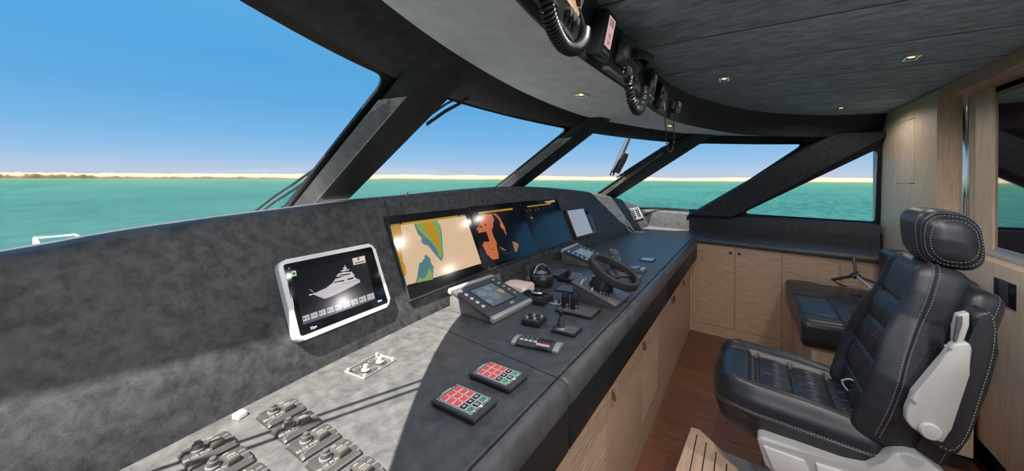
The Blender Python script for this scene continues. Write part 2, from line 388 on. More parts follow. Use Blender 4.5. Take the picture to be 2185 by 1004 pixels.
# side windows: triangular panes in the ship's sides
def sidewin(name, sgn, label):
    t = thing(name, label, 'window', kind='structure')
    def X(y, z): x = 4.66 - .11 * (z - 1.18) + .03 * (y + 1) ; return x if sgn > 0 else 3.4 - x
    tri = [(.06, 1.185), (-.985, 1.17), (-.985, 1.84)]
    def rounded(tr, r, n=6):
        out = []
        for i in range(3):
            p, a, b = Vector(tr[i]), Vector(tr[i - 1]), Vector(tr[(i + 1) % 3])
            rr = r[i]; pa = p + (a - p).normalized() * rr; pb = p + (b - p).normalized() * rr
            for k in range(n + 1):
                u = k / n; out.append((1 - u) ** 2 * pa + 2 * u * (1 - u) * p + u * u * pb)
        return out
    inn = rounded(tri, (.09, .03, .06)); c = Vector((-.65, 1.38)); out_ = rounded([(.62, 1.12), (-1.1, 1.12), (-1.1, 2.2)], (.01, .01, .01))
    mb = MB(); A = [[mb.bm.verts.new((X(y, z) + o * sgn, y, z)) for y, z in l] for l, o in ((out_, .02), (out_, -.006), (inn, -.006), (inn, .02))]; A.append(A[0]); k = len(inn)
    for a, b in zip(A, A[1:]):
        for i in range(k): mb.bm.faces.new((a[i], a[(i + 1) % k], b[(i + 1) % k], b[i]))
    mb.build('window_frame', M_frit, t)
    mb = MB(); mb.poly([(X(y, z) + .012 * sgn, y, z) for y, z in ((.62, 1.12), (-1.1, 1.12), (-1.1, 2.2))]); mb.build('glass', M_glass, t)
sidewin('window_5', 1, 'triangular starboard side window between the widest slanted pillar and the wooden back wall')
sidewin('window_7', -1, 'triangular port side window behind the camera')
# raked pillars
def pillar(name, tl, tr, bl, br, dt, db, label, bev=.018, m=M_suede, vent=0.0):
    tl, tr, bl, br = map(Vector, (tl, tr, bl, br)); dt, db = Vector(dt), Vector(db)
    mb = MB(); mb.hull8([tuple(bl), tuple(br), tuple(br + db), tuple(bl + db + Vector((-vent, 0, 0)))], [tuple(tl), tuple(tr), tuple(tr + dt), tuple(tl + dt + Vector((-vent, 0, 0)))])
    vs = list(mb.bm.verts); ed = [e for e in mb.bm.edges if abs((e.verts[0].co - e.verts[1].co).z) > .3]
    bmesh.ops.bevel(mb.bm, geom=ed, offset=bev, segments=4, affect='EDGES', profile=.5)
    ob = struct(name, mb, m, label, 'pillar')
    if vent:      # demister panel on the port face, window light painted into its pale cloth
        V = Vector((-vent, 0, 0)); f_ = lambda u, v: (bl.lerp(tl, u)).lerp(bl.lerp(tl, u) + db.lerp(dt, u) + V, v) + Vector((-.0035, -.001, 0))
        pm = MB(); pm.loft([[tuple(f_(u, v)) for v in (.10, .14, .94)] for u in (.02, .3, .6, .80)], False, False); pm.build('demister_panel', M_demist_lit, ob)
        sm_ = MB()
        for i in range(9): v = .2 + .085 * i; sm_.tube([f_(.03, v) + Vector((-.001, 0, 0)), f_(.79 - .06 * abs(i - 4) / 4, v) + Vector((-.001, 0, 0))], .0011, 4)
        sm_.build('demister_slots', M_suede, ob)
    return ob
M_demist_lit = noisy('demister_cloth_lit', g3(.30, (1, .98, .95)), g3(.44, (1, .97, .93)), .7, ns=30, bump=.2, bscale=300, bdist=.001)
M_pillar = noisy('pillar_leather', g3(.03, (.9, 1, 1.1)), g3(.048, (.92, 1, 1.06)), .65, ns=22, bump=.2, bscale=400, bdist=.001, spec=.3)
pillar('trim_5', (.90, .815, 1.985), (1.10, .84, 1.985), (.93, 1.88, 1.30), (1.09, 1.90, 1.30), (0, .14, -.01), (0, .12, 0), 'thick raked windscreen pillar nearest the camera, first from the left', m=M_pillar, vent=.045)
pillar('trim_6', (2.38, .82, 1.985), (2.54, .79, 1.985), (2.50, 1.91, 1.30), (2.69, 1.88, 1.30), (.01, .12, -.01), (.015, .12, 0), 'second raked windscreen pillar, behind the monitors', m=M_pillar, vent=.04)
pillar('trim_7', (3.71, .42, 1.985), (3.93, .25, 1.985), (4.04, 1.70, 1.12), (4.27, 1.62, 1.12), (.04, .08, -.01), (.07, .09, 0), 'third raked windscreen pillar with sunlit port face', m=M_pillar, vent=.06)
pillar('trim_8', (4.475, -.67, 1.985), (4.475, -1.10, 1.985), (4.60, .56, 1.15), (4.59, .13, 1.15), (.13, .06, 0), (.12, .02, 0), 'widest slanted pillar beside the triangular side window')
pillar('trim_9', (-.46, .42, 1.985), (-.27, .55, 1.985), (-.9, 1.62, 1.12), (-.72, 1.72, 1.12), (-.02, .2, -.01), (-.05, .2, 0), 'port windscreen pillar outside the picture')
pillar('trim_10', (-1.1, -1.10, 1.985), (-1.1, -.67, 1.985), (-1.2, .13, 1.15), (-1.2, .56, 1.15), (-.12, .05, 0), (-.12, .02, 0), 'port side pillar outside the picture')
# ship's sides below the windows
struct('wall_right', MB().hull8([(4.62, -1.3, -.1), (5.0, -1.3, -.1), (5.1, 1.3, -.1), (4.9, 1.3, -.1)], [(4.66, -1.3, 1.13), (4.8, -1.3, 1.13), (5.0, 1.3, 1.13), (4.86, 1.3, 1.13)]), M_apron_shade, 'dark starboard wall below the side windows')
struct('wall_left', MB().hull8([(-1.25, -1.3, -.1), (-1.4, -1.3, -.1), (-1.7, 1.3, -.1), (-1.5, 1.3, -.1)], [(-1.25, -1.3, 1.13), (-1.4, -1.3, 1.13), (-1.6, 1.3, 1.13), (-1.45, 1.3, 1.13)]), M_apron_shade, 'dark port wall below the side windows')
# unseen roof brow, added; its notched outline shapes the sun patch on the dash
roof = MB()
ol = [(-1.5, -1.6), (5.0, -1.6), (4.9, -.9), (4.3, .1), (3.6, .85), (2.9, 1.35), (2.2, 1.55), (1.5, 1.58), (.9, 1.50), (-1.6, 1.42), (-1.6, 1.09), (-.64, 1.144), (-.19, 1.174), (.28, 1.214), (1.04, 1.28), (.30, .84), (-.3, .44), (-.95, .06), (-1.3, -.5)]
roof.bm = bmesh.new()
_v = [(a, b) for a, b in ol]
def slab(mb, pts, z0, z1):
    n = len(pts); a = [mb.bm.verts.new((x, y, z0)) for x, y in pts]; b = [mb.bm.verts.new((x, y, z1)) for x, y in pts]
    for t in tessellate_polygon([[Vector((x, y, 0)) for x, y in pts]]):
        mb.bm.faces.new([a[i] for i in t]); mb.bm.faces.new([b[i] for i in t])
    for i in range(n): mb.bm.faces.new((a[i], a[(i + 1) % n], b[(i + 1) % n], b[i]))
slab(roof, ol, 2.235, 2.30)
M_gel = mat('white_gelcoat', (.7, .7, .68), .3)
struct('trim_11', roof, M_gel, 'unseen white roof brow, added and notched to shade the dash and counter', 'roof')
mb = MB(); mb.loft([[tuple(cG[i] + Vector((0, .03, .02))), tuple(cG[i] + Vector((0, -.02, .34)))] for i in range(NN + 1)], False, False)
struct('trim_12', mb, M_gel, 'white outer face between windscreen top and roof brow', 'trim')

# ---------------------------------------------------------------- aft wall
wb = thing('wall_back', 'pale oak panelled back wall behind the helm seat', 'wall', kind='structure')
XO = 3.45
MB().box(3.95, 4.9, YB - .12, YB, 0, ZT).build('wall_panel', M_oak_z, wb)           # strip next to the side window
def wpan(x0, x1, z0, z1, m=M_oak_z): return MB().box(x0 + .0025, x1 - .0025, YB - .02, YB + .004, z0 + .0025, z1 - .0025, .001, 1).build('wall_panel', m, wb)
MB().box(XO, 3.95, YB - .12, YB - .02, 0, ZT).build('wall_backing', M_groove, wb)
wpan(4.23, 4.62, .2, ZT); wpan(3.83, 4.23, 1.53, 2.01); wpan(3.83, 4.23, 2.01, ZT); wpan(3.83, 4.23, .98, 1.53); wpan(3.83, 4.23, .2, .98); wpan(XO, 3.83, .2, ZT)
MB().box(-1.4, XO, YB - .12, YB + .004, 2.067, ZT, .001, 1).build('lintel_panel', M_oak_x, wb)
MB().box(-1.4, 3.36, YB - .22, YB - .12, 2.04, 2.1).build('lintel_panel', M_oak_x, wb)
MB().box(XO - .004, XO + .02, YB - .12, YB, 1.15, 2.067).build('jamb_panel', M_oak_z, wb)
MB().box(3.13, 3.37, YB - .2, YB - .11, 1.17, 2.067).build('jamb_panel', M_oak_z, wb)
MB().box(.6, XO, YB - .2, YB + .004, .2, 1.15, .004, 2).build('lower_wall_panel', M_oak_z, wb)
MB().box(.6, 4.5, YB - .3, YB - .06, 0, .2).build('toe_kick', M_toe, wb)
w8 = thing('window_8', 'dark glossy interior window in the back wall with chrome edge and sill', 'window', kind='structure')
mb = MB()
for cx_, r_ in ((3.395, .022), (3.435, .014)): mb.tube([(cx_, YB - .105, 1.15), (cx_, YB - .105, 2.067)], r_, 14)
mb.box(3.36, 3.45, YB - .115, YB - .1, 1.15, 2.067); mb.build('chrome_edge', M_chrome, w8)
m_dk = mat('smoked_glass', (.02, .012, .018), .03, spec=1.0, coat=1); m_dk.node_tree.nodes['Principled BSDF'].inputs['IOR'].default_value = 2.6
MB().box(.6, 3.13, YB - .13, YB - .12, 1.17, 2.067).build('glass', m_dk, w8)
MB().box(.6, 3.35, YB - .125, YB - .06, 1.15, 1.175, .006, 2).build('window_sill', M_silver, w8)
# ================================================================ HELM CONSOLE
TH = R(66); CT, ST = math.cos(TH), math.sin(TH)
YC = smooth_tb([(-1.5, .88), (-.9, .95), (-.4, 1.0), (0, 1.04), (.6, 1.11), (1.06, 1.15), (1.6, 1.18), (2.2, 1.19), (2.76, 1.17), (3.35, 1.13), (4.0, 1.09), (4.9, 1.06)])
STOP = smooth_tb([(-1.5, .33), (-.8, .40), (0, .466), (.255, .498), (.6, .524), (1.2, .558), (2.0, .586), (2.5, .578), (2.94, .553), (3.4, .515), (3.9, .45), (4.4, .365), (4.92, .25)])
def yc(x): return interp(YC, x)
def dp(x, s, w=0): return Vector((x, yc(x) + s * CT - w * ST, ZC + s * ST + w * CT))
def D(px_, py_):          # pixel -> (x, s) on the raked dash panel
    xg = 1.0; d = ray(px_, py_); o = Vector((0, 0, EYE)); n = Vector((0, -ST, CT))
    for _ in range(24):
        t = n.dot(Vector((0, yc(xg), ZC)) - o) / n.dot(d); p = o + d * t; xg = .5 * xg + .5 * p.x
    return p.x, (p.z - ZC) / ST
hc = thing('helm_console', 'long dark leather helm console with raked dash and padded front edge', 'console')
SG = .0018
def dash(x0, x1, nm, par=hc):
    n = max(8, int((x1 - x0) / .06)); loops = []
    for i in range(n + 1):
        x = x0 + (x1 - x0) * i / n; s = interp(STOP, x); top = dp(x, s); pr = []
        pr.append(dp(x, -.02)); pr.append(dp(x, s * .35)); pr.append(dp(x, s * .7)); pr.append(dp(x, s - .035)); 
        b = dp(x, s - .035) + Vector((0, .03, -.004))
        pr.append(dp(x, s - .012, .001)); pr.append(top + Vector((0, .008, .0))); pr.append(top + Vector((0, .022, .002)))
        sh = .30 if x < 3.4 else .30 - (x - 3.4) * .1
        pr.append(top + Vector((0, sh, -.02))); pr.append(Vector((x, top.y + sh + .02, ZC - .12))); pr.append(Vector((x, yc(x), ZC - .12)))
        loops.append([tuple(p) for p in pr])
    mb = MB(); mb.loft(loops); return mb.build(nm, M_dash, par, ang=45)
dash(-1.45, 1.055 - SG, 'dash_panel'); dash(1.055 + SG, 2.765 - SG, 'dash_panel'); dash(2.765 + SG, 4.93, 'dash_panel')
YF = .48
def ctop(xl0, xl1, xr0, xr1, right=False):       # front-left, back-left, front-right, back-right x
    n = 24; fr = [(xl0 + (xr0 - xl0) * i / n, YF) for i in range(n + 1)]
    bk = [(xl1 + (xr1 - xl1) * i / n, yc(xl1 + (xr1 - xl1) * i / n) + .012) for i in range(n + 1)]
    mb = MB(); a = [[(x, y, ZC - .03) for x, y in fr], [(x, y, ZC - .003) for x, y in fr], [(x, y + .003, ZC) for x, y in fr], [(x, y, ZC) for x, y in bk], [(x, y, ZC - .03) for x, y in bk]]
    mb.loft([[r[i] for r in a] for i in range(n + 1)]); return mb.build('counter_top', M_counter, hc)
ctop(-1.4, -1.45, .985 - SG, 1.075 - SG); ctop(.985 + SG, 1.075 + SG, 2.52 - SG, 2.765 - SG); ctop(2.52 + SG, 2.765 + SG, 4.72, 4.85)
def edge(x0, x1, lab=None):
    prof = [(YF - .002, ZC - .008), (YF - .012, ZC + .003), (YF - .026, ZC + .001), (YF - .04, ZC - .012), (YF - .048, ZC - .032), (YF - .047, ZC - .06), (YF - .044, .885), (YF + .03, .885), (YF + .03, ZC - .03), (YF - .002, ZC - .03)]
    r = .012; xs = [x0, x0 + r * .3, x0 + r, x1 - r, x1 - r * .3, x1]; sh = [.006, .002, 0, 0, .002, .006]
    c = Vector((0, YF - .01, .86)); loops = []
    for x, s_ in zip(xs, sh): loops.append([(x, y + (s_ if y < YF else 0), z - (s_ if z > .9 else 0)) for y, z in prof])
    MB().loft(loops).build('padded_edge', M_edge, hc, label=lab)
    MB().box(x0, x1, YF - .0445, YF + .03, .755, .8855, .004, 2).build('apron', M_apron_shade, hc)
edge(-1.4, .985 - SG); edge(.985 + SG, 2.52 - SG); edge(2.52 + SG, 4.125)
# little chrome latch on the rim of the coaming
_x, _s = D(868, 420); q = dp(_x, interp(STOP, _x) - .004)
t = thing('rim_latch', 'tiny chrome latch on the rim above the chart monitor', 'latch', q)
mb = MB(); mb.tube([(0, 0, 0), (.0, -.004, .014), (.008, 0, .02)], .003); mb.box(-.006, .006, -.004, .004, -.002, .004, .001); mb.build('latch_hook', M_chrome, t)
MB().box(.0, .055, .002, .03, -.003, .0015, .001, 1).build('latch_plate', M_suede, t)

# ---------------------------------------------------------------- cabinets under the console
YCAB = .50
def handle(par, x, z, m=M_gold):
    mb = MB(); mb.box(x - .003, x + .003, -.018, -.001, z - .022, z + .014, .002, 1); mb.box(x - .006, x + .006, -.016, 0, z + .012, z + .024, .002, 1); return mb.build('handle', m, par)
def cabinet(x0, x1, doors, label):
    t = thing('console_cabinet', label, 'cabinet', (0, YCAB, 0), group='oak cabinets under the helm console')
    MB().box(x0 + .002, x1 - .002, .02, .45, .0, .75).build('cabinet_body', M_oak_y, t)
    MB().box(x0 + .001, x1 - .001, .001, .02, .0, .108, .001, 1).build('plinth', M_oak_x, t)
    for kind, a, b, hx in doors:
        if kind == 'p':
            d = MB().box(a + .0015, b - .0015, 0, .02, .112, .748, .0012, 1).build('door', M_oak_x, t)
        else:
            mb = MB(); w = .045
            for q in ((a + .0015, a + w, .112, .748), (b - w, b - .0015, .112, .748), (a + w, b - w, .112, .112 + w + .02), (a + w, b - w, .748 - w, .748)): mb.box(q[0], q[1], 0, .02, q[2], q[3], .0008, 1)
            d = mb.build('door', M_oak_x, t, label='louvred door')
            z0, z1 = .177, .703; ns = 21; pitch = (z1 - z0) / ns
            me = None
            for i in range(ns):
                z = z0 + pitch * (i + .5)
                if me is None:
                    o = MB().hull8([(a + w, .001, -.0085), (b - w, .001, -.0085), (b - w, .006, -.0085), (a + w, .006, -.0085)], [(a + w, .004, .006), (b - w, .004, .006), (b - w, .009, .006), (a + w, .009, .006)]).build('slat', M_oak_x, d); me = o
                    o.location.z = z
                else:
                    o = me.copy(); C.objects.link(o); o.parent = d; o.location.z = z
            MB().box(a + w, b - w, .018, .02, z0, z1).build('louvre_backing', M_groove, d)
        if hx: handle(d, hx, .60)
    return t
cabinet(-.6, .49, [('p', -.6, -.055, None), ('p', -.055, .49, None)], 'oak console cabinet at the port end, outside the picture')
cabinet(.49, 1.55, [('p', .49, 1.02, .95), ('l', 1.02, 1.55, None)], 'oak cabinet nearest the camera under the console, louvred door at its right')
cabinet(1.55, 2.6, [('p', 1.55, 2.09, 1.585), ('l', 2.09, 2.6, 2.15)], 'oak cabinet under the console with plain door and louvred door behind the brass handle')
cabinet(2.6, 3.6, [('p', 2.6, 3.1, 3.06), ('p', 3.1, 3.6, 3.14)], 'oak cabinet with two plain doors and paired handles under the console')
cabinet(3.6, 4.16, [('p', 3.6, 4.14, 3.66)], 'narrow single door oak cabinet in the corner under the console')
# ---------------------------------------------------------------- starboard side cabinet and counter
SA = Vector((4.155, .50, 0)); sdir = Vector((-.115, -1.5, 0)).normalized(); sang = math.atan2(sdir.y, sdir.x)
def sl(x, y):  # distance along local x where the pixel's ray meets the cabinet face
    d = ray(x, y); n = Vector((-sdir.y, sdir.x, 0)); t = n.dot(SA) / n.dot(d); p = d * t; return (p - SA).dot(sdir)
a0, a1, a2 = .02, sl(1568, 600), sl(1668, 600)
sc = thing('side_cabinet', 'oak cabinet with two doors along the starboard side, small square chrome catches', 'cabinet', SA, (0, 0, sang))
MB().box(0.0, 1.53, .02, .5, 0, .905).build('cabinet_body', M_oak_x, sc)
MB().box(0.0, a0 - .001, 0, .02, 0, .905, .001, 1).build('corner_post', M_oak_z, sc)
MB().box(a0, a2, .0, .02, 0, .098, .001, 1).build('plinth', M_oak_y, sc)
for (p, q, hx) in ((a0, a1, a1 - .035), (a1, a2, a1 + .035)):
    d = MB().box(p + .0015, q - .0015, -.001, .02, .101, .903, .001, 1).build('door', M_oak_y, sc)
    mb = MB(); mb.box(hx - .014, hx + .014, -.009, -.001, .828, .856, .002); mb.build('catch', M_chrome, d)
    MB().box(hx - .009, hx + .009, -.0095, -.008, .833, .851).build('catch_button', M_blackm, d)
MB().box(a2 + .0015, 1.53, 0, .02, 0, .903, .001, 1).build('fixed_panel', M_oak_y, sc)
sk = thing('side_counter', 'dark leather topped counter along the starboard side with rolled edge', 'counter')
mb = MB(); L = []
fr = [Vector((4.135, .478, 0)), Vector((3.985, YB + .01, 0))]; bk = [Vector((4.72, .478, 0)), Vector((4.56, YB + .01, 0))]
zz = [ZC, .942]
for i in range(9):
    u = i / 8; f = fr[0].lerp(fr[1], u); b = bk[0].lerp(bk[1], u); z = zz[0] + (zz[1] - zz[0]) * u; dx = (f - b).normalized()
    pr = [(b, z - .045), (b, z), (f - dx * .012, z), (f - dx * .006, z + .002), (f + dx * .004, z - .002), (f + dx * .012, z - .012), (f + dx * .014, z - .026), (f + dx * .008, z - .04), (f - dx * .004, z - .046)]
    L.append([(p.x, p.y, h) for p, h in pr])
mb.loft(L); mb.build('counter_top', M_edge, sk)
# backsplash and sill below the side windows
bs = thing('backsplash', 'dark padded leather backsplash under the starboard side windows', 'backsplash', kind='structure')
L = []
for u in [i / 10 for i in range(11)]:
    b = Vector((4.86, 1.12, 0)).lerp(Vector((4.715, .5, 0)), min(1, u / .3)) if u < .3 else Vector((4.715, .5, 0)).lerp(Vector((4.50, YB + .035, 0)), (u - .3) / .7)
    zt = 1.165 - .012 * u
    L.append([(b.x + .2, b.y, .9), (b.x - .004, b.y, .9), (b.x, b.y, 1.0), (b.x + .002, b.y, zt - .02), (b.x + .008, b.y, zt - .006), (b.x + .02, b.y, zt), (b.x + .2, b.y, zt + .004)])
M_bs = noisy('backsplash_leather', g3(.024, (.9, 1, 1.12)), g3(.042, (.92, 1, 1.08)), .5, ns=22, bump=.2, bscale=300, bdist=.001, spec=.35)
MB().loft(L).build('padded_panel', M_bs, bs, ang=50)
M_plate = mat('slate_plate', (.10, .105, .112), .35)
# ================================================================ ON THE DASH
def on_dash(name, label, cat, x, s, w=0.0, group=None):
    sl_ = math.atan2(yc(x + .1) - yc(x - .1), .2)
    M = Matrix.Rotation(sl_, 4, 'Z') @ Matrix.Rotation(TH, 4, 'X'); M.translation = dp(x, s, w)
    t = thing(name, label, cat, group=group); t.matrix_world = M; bpy.context.view_layer.update(); return t, M.inverted()
def shp(mb, pts, z):     # flat printed/lit shape on a screen, local xy
    mb.poly([(a, b, z) for a, b in pts]); return mb
def pxl(Mi, q, w):       # photo pixel -> local xy on the screen plane
    d = ray(*q); n = Mi.inverted().to_3x3() @ Vector((0, 0, 1)); o = Mi.inverted() @ Vector((0, 0, w)); e = Vector((0, 0, EYE))
    p = Mi @ (e + d * (n.dot(o - e) / n.dot(d))); return (p.x, p.y)
def art(par, Mi, w, items, f):   # items: (name, pixel polygon, material, layer)
    for nm, pts, m, ly in items:
        mb = MB(); shp(mb, [pxl(Mi, f(q), w) for q in pts], w + .00025 * ly); mb.build(nm, m, par)
# ---- white framed touch panel with the yacht picture
cx_, cs_ = .738, .226
t, Mi = on_dash('touch_screen', 'white framed touch panel showing a yacht, at the left of the dash', 'screen', cx_, cs_, 0)
MB().rrect(.376, .256, .026, -.004, .024, bev=.007).build('frame', M_white, t)
MB().rrect(.345, .226, .008, .022, .0246, bev=.0008).build('screen_glass', M_gloss, t)
WT = .025
def fz(q): return (560 + q[0] * .249, 500 + q[1] * .249)
mb = MB(); shp(mb, [pxl(Mi, q, WT) for q in ((621, 577), (778, 544), (802, 637), (648, 694))], WT); sp = mb.build('screen', S((26, 28, 34), .7), t)
W_, D_ = S((222, 214, 216), .8), S((30, 32, 40), .6)
art(sp, Mi, WT, [
 ('yacht_hull', [(395, 520), (430, 508), (470, 492), (515, 470), (560, 452), (700, 420), (835, 385), (836, 408), (760, 450), (650, 503), (590, 530), (535, 550), (490, 535), (440, 515)], S((208, 198, 208), .85), 1),
 ('yacht_deck', [(545, 457), (600, 415), (625, 380), (665, 368), (720, 352), (770, 348), (800, 375), (828, 384), (700, 418), (560, 455)], W_, 2),
 ('yacht_upper_deck', [(628, 362), (650, 335), (695, 322), (765, 318), (775, 335), (795, 355), (760, 350), (700, 355)], W_, 3),
 ('yacht_flybridge', [(664, 318), (690, 300), (745, 296), (740, 306), (700, 315)], W_, 3),
 ('yacht_mast', [(698, 302), (704, 262), (709, 262), (713, 302)], W_, 3),
 ('yacht_radar', [(690, 282), (722, 280), (722, 292), (690, 294)], W_, 4),
 ('yacht_windows', [(603, 416), (620, 405), (700, 388), (700, 400)], D_, 4), ('yacht_windows', [(722, 392), (730, 378), (778, 366), (778, 380)], D_, 4),
 ('yacht_windows', [(640, 352), (690, 340), (756, 332), (750, 342), (690, 350)], D_, 4),
 ('yacht_bow_rail', [(400, 470), (412, 466), (446, 500), (440, 506)], S((150, 150, 156), .7), 3), ('yacht_anchor', [(395, 516), (425, 506), (432, 514), (400, 526)], W_, 3),
 ('logo_box', [(768, 205), (875, 181), (884, 240), (780, 262)], S((236, 214, 196), .85), 2),
 ('status_button', [(247, 315), (285, 308), (292, 352), (254, 361)], S((226, 236, 226), .85), 2),
 ('status_bar', [(340, 757), (962, 548), (968, 556), (350, 775)], S((96, 104, 110), .7), 2)], fz)
def disc(cxy, r, w, k=20): return [(cxy[0] + r * math.cos(2 * math.pi * i / k), cxy[1] + r * math.sin(2 * math.pi * i / k), w) for i in range(k)]
c = pxl(Mi, fz((269, 335)), WT); MB().poly(disc(c, .005, WT + .0009)).build('status_dot', S((20, 150, 50), .8), sp)
c = pxl(Mi, fz((824, 210)), WT); MB().poly(disc(c, .006, WT + .0009)).build('logo_disc', S((40, 90, 150), .8), sp)
c = pxl(Mi, fz((831, 212)), WT); MB().poly(disc(c, .0035, WT + .0012)).build('logo_cut', S((236, 214, 196), .85), sp)
mb = MB(); shp(mb, [pxl(Mi, fz(q), WT) for q in ((788, 243), (872, 224), (873, 231), (790, 250))], WT + .0009); mb.build('logo_line', D_, sp)
ic = [(90, 90, 90), (220, 150, 60), (220, 70, 60), (220, 70, 60), (120, 130, 140), (60, 150, 70), (220, 190, 150), (70, 140, 80), (230, 150, 90)]
for i in range(9):
    u = i / 9; x0 = 336 + 622 * u; y0 = 702 - 208 * u + 0; wd = 62
    q = [(x0 + 4, y0), (x0 + wd, y0 - 21), (x0 + wd + 12, y0 + 27), (x0 + 12, y0 + 48)]
    art(sp, Mi, WT, [('menu_button', q, S((196, 198, 206), .85), 2), ('menu_icon', [(x0 + 10, y0 + 12), (x0 + 24, y0 + 7), (x0 + 28, y0 + 24), (x0 + 14, y0 + 29)], S(ic[i], .85), 3),
        ('menu_caption', [(x0 + 32, y0 + 8), (x0 + 56, y0 + 0), (x0 + 57, y0 + 4), (x0 + 33, y0 + 12)], S((110, 112, 120), .7), 3), ('menu_caption', [(x0 + 34, y0 + 20), (x0 + 58, y0 + 12), (x0 + 59, y0 + 16), (x0 + 35, y0 + 24)], S((110, 112, 120), .7), 3)], fz)
text('S2yo', .011, M_whitep, t, (-.128, -.101, .0248)); text('Bohr', .010, M_whitep, t, (.138, -.096, .0248))
MB().poly(disc((-.158, .098), .0018, .0252)).build('status_led', S((170, 210, 255), 1.3), t)
# ---- three big monitors in one flush row
def monitor(label, x0, x1, s0, s1, nm='chart_monitor'):
    t, Mi = on_dash(nm, label, 'monitor', (x0 + x1) / 2, (s0 + s1) / 2)
    w, h = x1 - x0, s1 - s0
    MB().box(-w / 2, w / 2, -h / 2, h / 2, -.006, .016, .003, 2).build('bezel', M_toile, t)
    MB().box(-w / 2 + .003, w / 2 - .003, -h / 2 + .012, h / 2 - .003, .0155, .0175, .0008, 1).build('screen_glass', M_gloss, t)
    return t, Mi
def fc(q): return (820 + q[0] * .1693, 450 + q[1] * .1693)
t, Mi = monitor('chart monitor with sand coloured sea chart, largest of the flush row', 1.026, 1.619, .082, .462)
WM = .0178
OC, BL, GR = S((196, 148, 40), .8), S((86, 130, 140), .8), S((134, 172, 92), .8)
mb = MB(); shp(mb, [pxl(Mi, fc(q), WM) for q in ((70, 175), (1020, 42), (1225, 658), (285, 945))], WM); sp = mb.build('screen', S((226, 194, 158), .86), t)
art(sp, Mi, WM, [
 ('title_bar', [(215, 150), (1018, 40), (1026, 62), (222, 176)], S((190, 152, 50), .8), 1),
 ('chart_land', [(72, 190), (215, 168), (203, 215), (226, 285), (192, 350), (205, 430), (222, 540), (238, 640), (268, 700), (276, 812), (246, 816)], OC, 1),
 ('chart_water', [(222, 300), (190, 340), (192, 400), (208, 450), (200, 400), (200, 350)], BL, 2),
 ('chart_shoal', [(375, 158), (480, 145), (660, 118), (700, 180), (722, 260), (732, 400), (744, 560), (722, 634), (690, 600), (620, 520), (560, 440), (500, 420), (465, 385), (472, 340), (425, 290), (395, 220)], BL, 1),
 ('chart_green', [(388, 157), (655, 119), (688, 180), (710, 260), (722, 400), (734, 540), (716, 590), (685, 560), (670, 500), (600, 400), (500, 310), (430, 235)], GR, 2),
 ('chart_land', [(487, 145), (590, 130), (625, 190), (665, 260), (688, 350), (692, 430), (704, 510), (698, 560), (690, 500), (650, 430), (600, 350), (520, 260), (500, 200)], OC, 3),
 ('chart_shoal', [(505, 560), (530, 550), (578, 600), (592, 660), (622, 700), (620, 760), (613, 862), (392, 903), (415, 830), (440, 655), (480, 640), (485, 610), (510, 600)], BL, 1),
 ('chart_green', [(565, 725), (600, 770), (612, 862), (395, 904), (440, 835), (470, 850), (520, 835), (545, 780)], GR, 2),
 ('title_box', [(66, 165), (218, 142), (224, 165), (74, 190)], D_, 3), ('title_box', [(925, 50), (1020, 36), (1024, 54), (930, 68)], D_, 3),
 ('title_print', [(80, 174), (180, 159), (182, 165), (82, 180)], S((210, 210, 210), .7), 4), ('title_print', [(945, 56), (1010, 46), (1011, 50), (946, 60)], S((210, 210, 210), .7), 4),
 ('scale_box', [(288, 930), (425, 895), (430, 915), (290, 952)], D_, 3), ('vessel_mark', [(528, 352), (540, 350), (544, 372), (534, 376)], S((150, 30, 50), .8), 4)], fc)
rn = random.Random(4); mb = MB()
for i in range(95):
    cx0, cy0 = rn.uniform(.0, .26), rn.uniform(-.15, .15)
    if rn.random() < .35: cx0, cy0 = rn.gauss(-.07, .03), rn.gauss(-.035, .025)
    L_ = rn.uniform(.002, .009); a_ = rn.uniform(0, math.pi); dx, dy = L_ * math.cos(a_), L_ * math.sin(a_)
    shp(mb, [(cx0 - dx, cy0 - dy), (cx0 + .0005, cy0), (cx0 + dx, cy0 + dy), (cx0, cy0 + .0006)], WM + .0012)
mb.build('depth_marks', S((120, 96, 78), .7), sp, kind='stuff')
for q in ((280, 222), (278, 412), (562, 460), (487, 762), (1020, 90), (1030, 122)):
    MB().poly(disc(pxl(Mi, fc(q), WM), .0022, WM + .001, 10)).build('buoy_mark', S((50, 54, 50), .6), sp)
def fr_(q): return (1000 + q[0] * .1494, 420 + q[1] * .1494)
t, Mi = monitor('radar monitor with orange echoes, middle one of the flush row', 1.623, 2.196, .082, .466, 'radar_monitor')
mb = MB(); shp(mb, [pxl(Mi, fr_(q), WM) for q in ((25, 225), (705, 130), (925, 800), (215, 985))], WM); sp = mb.build('screen', S((8, 12, 22), .6), t)
ORG = S((206, 112, 70), .8)
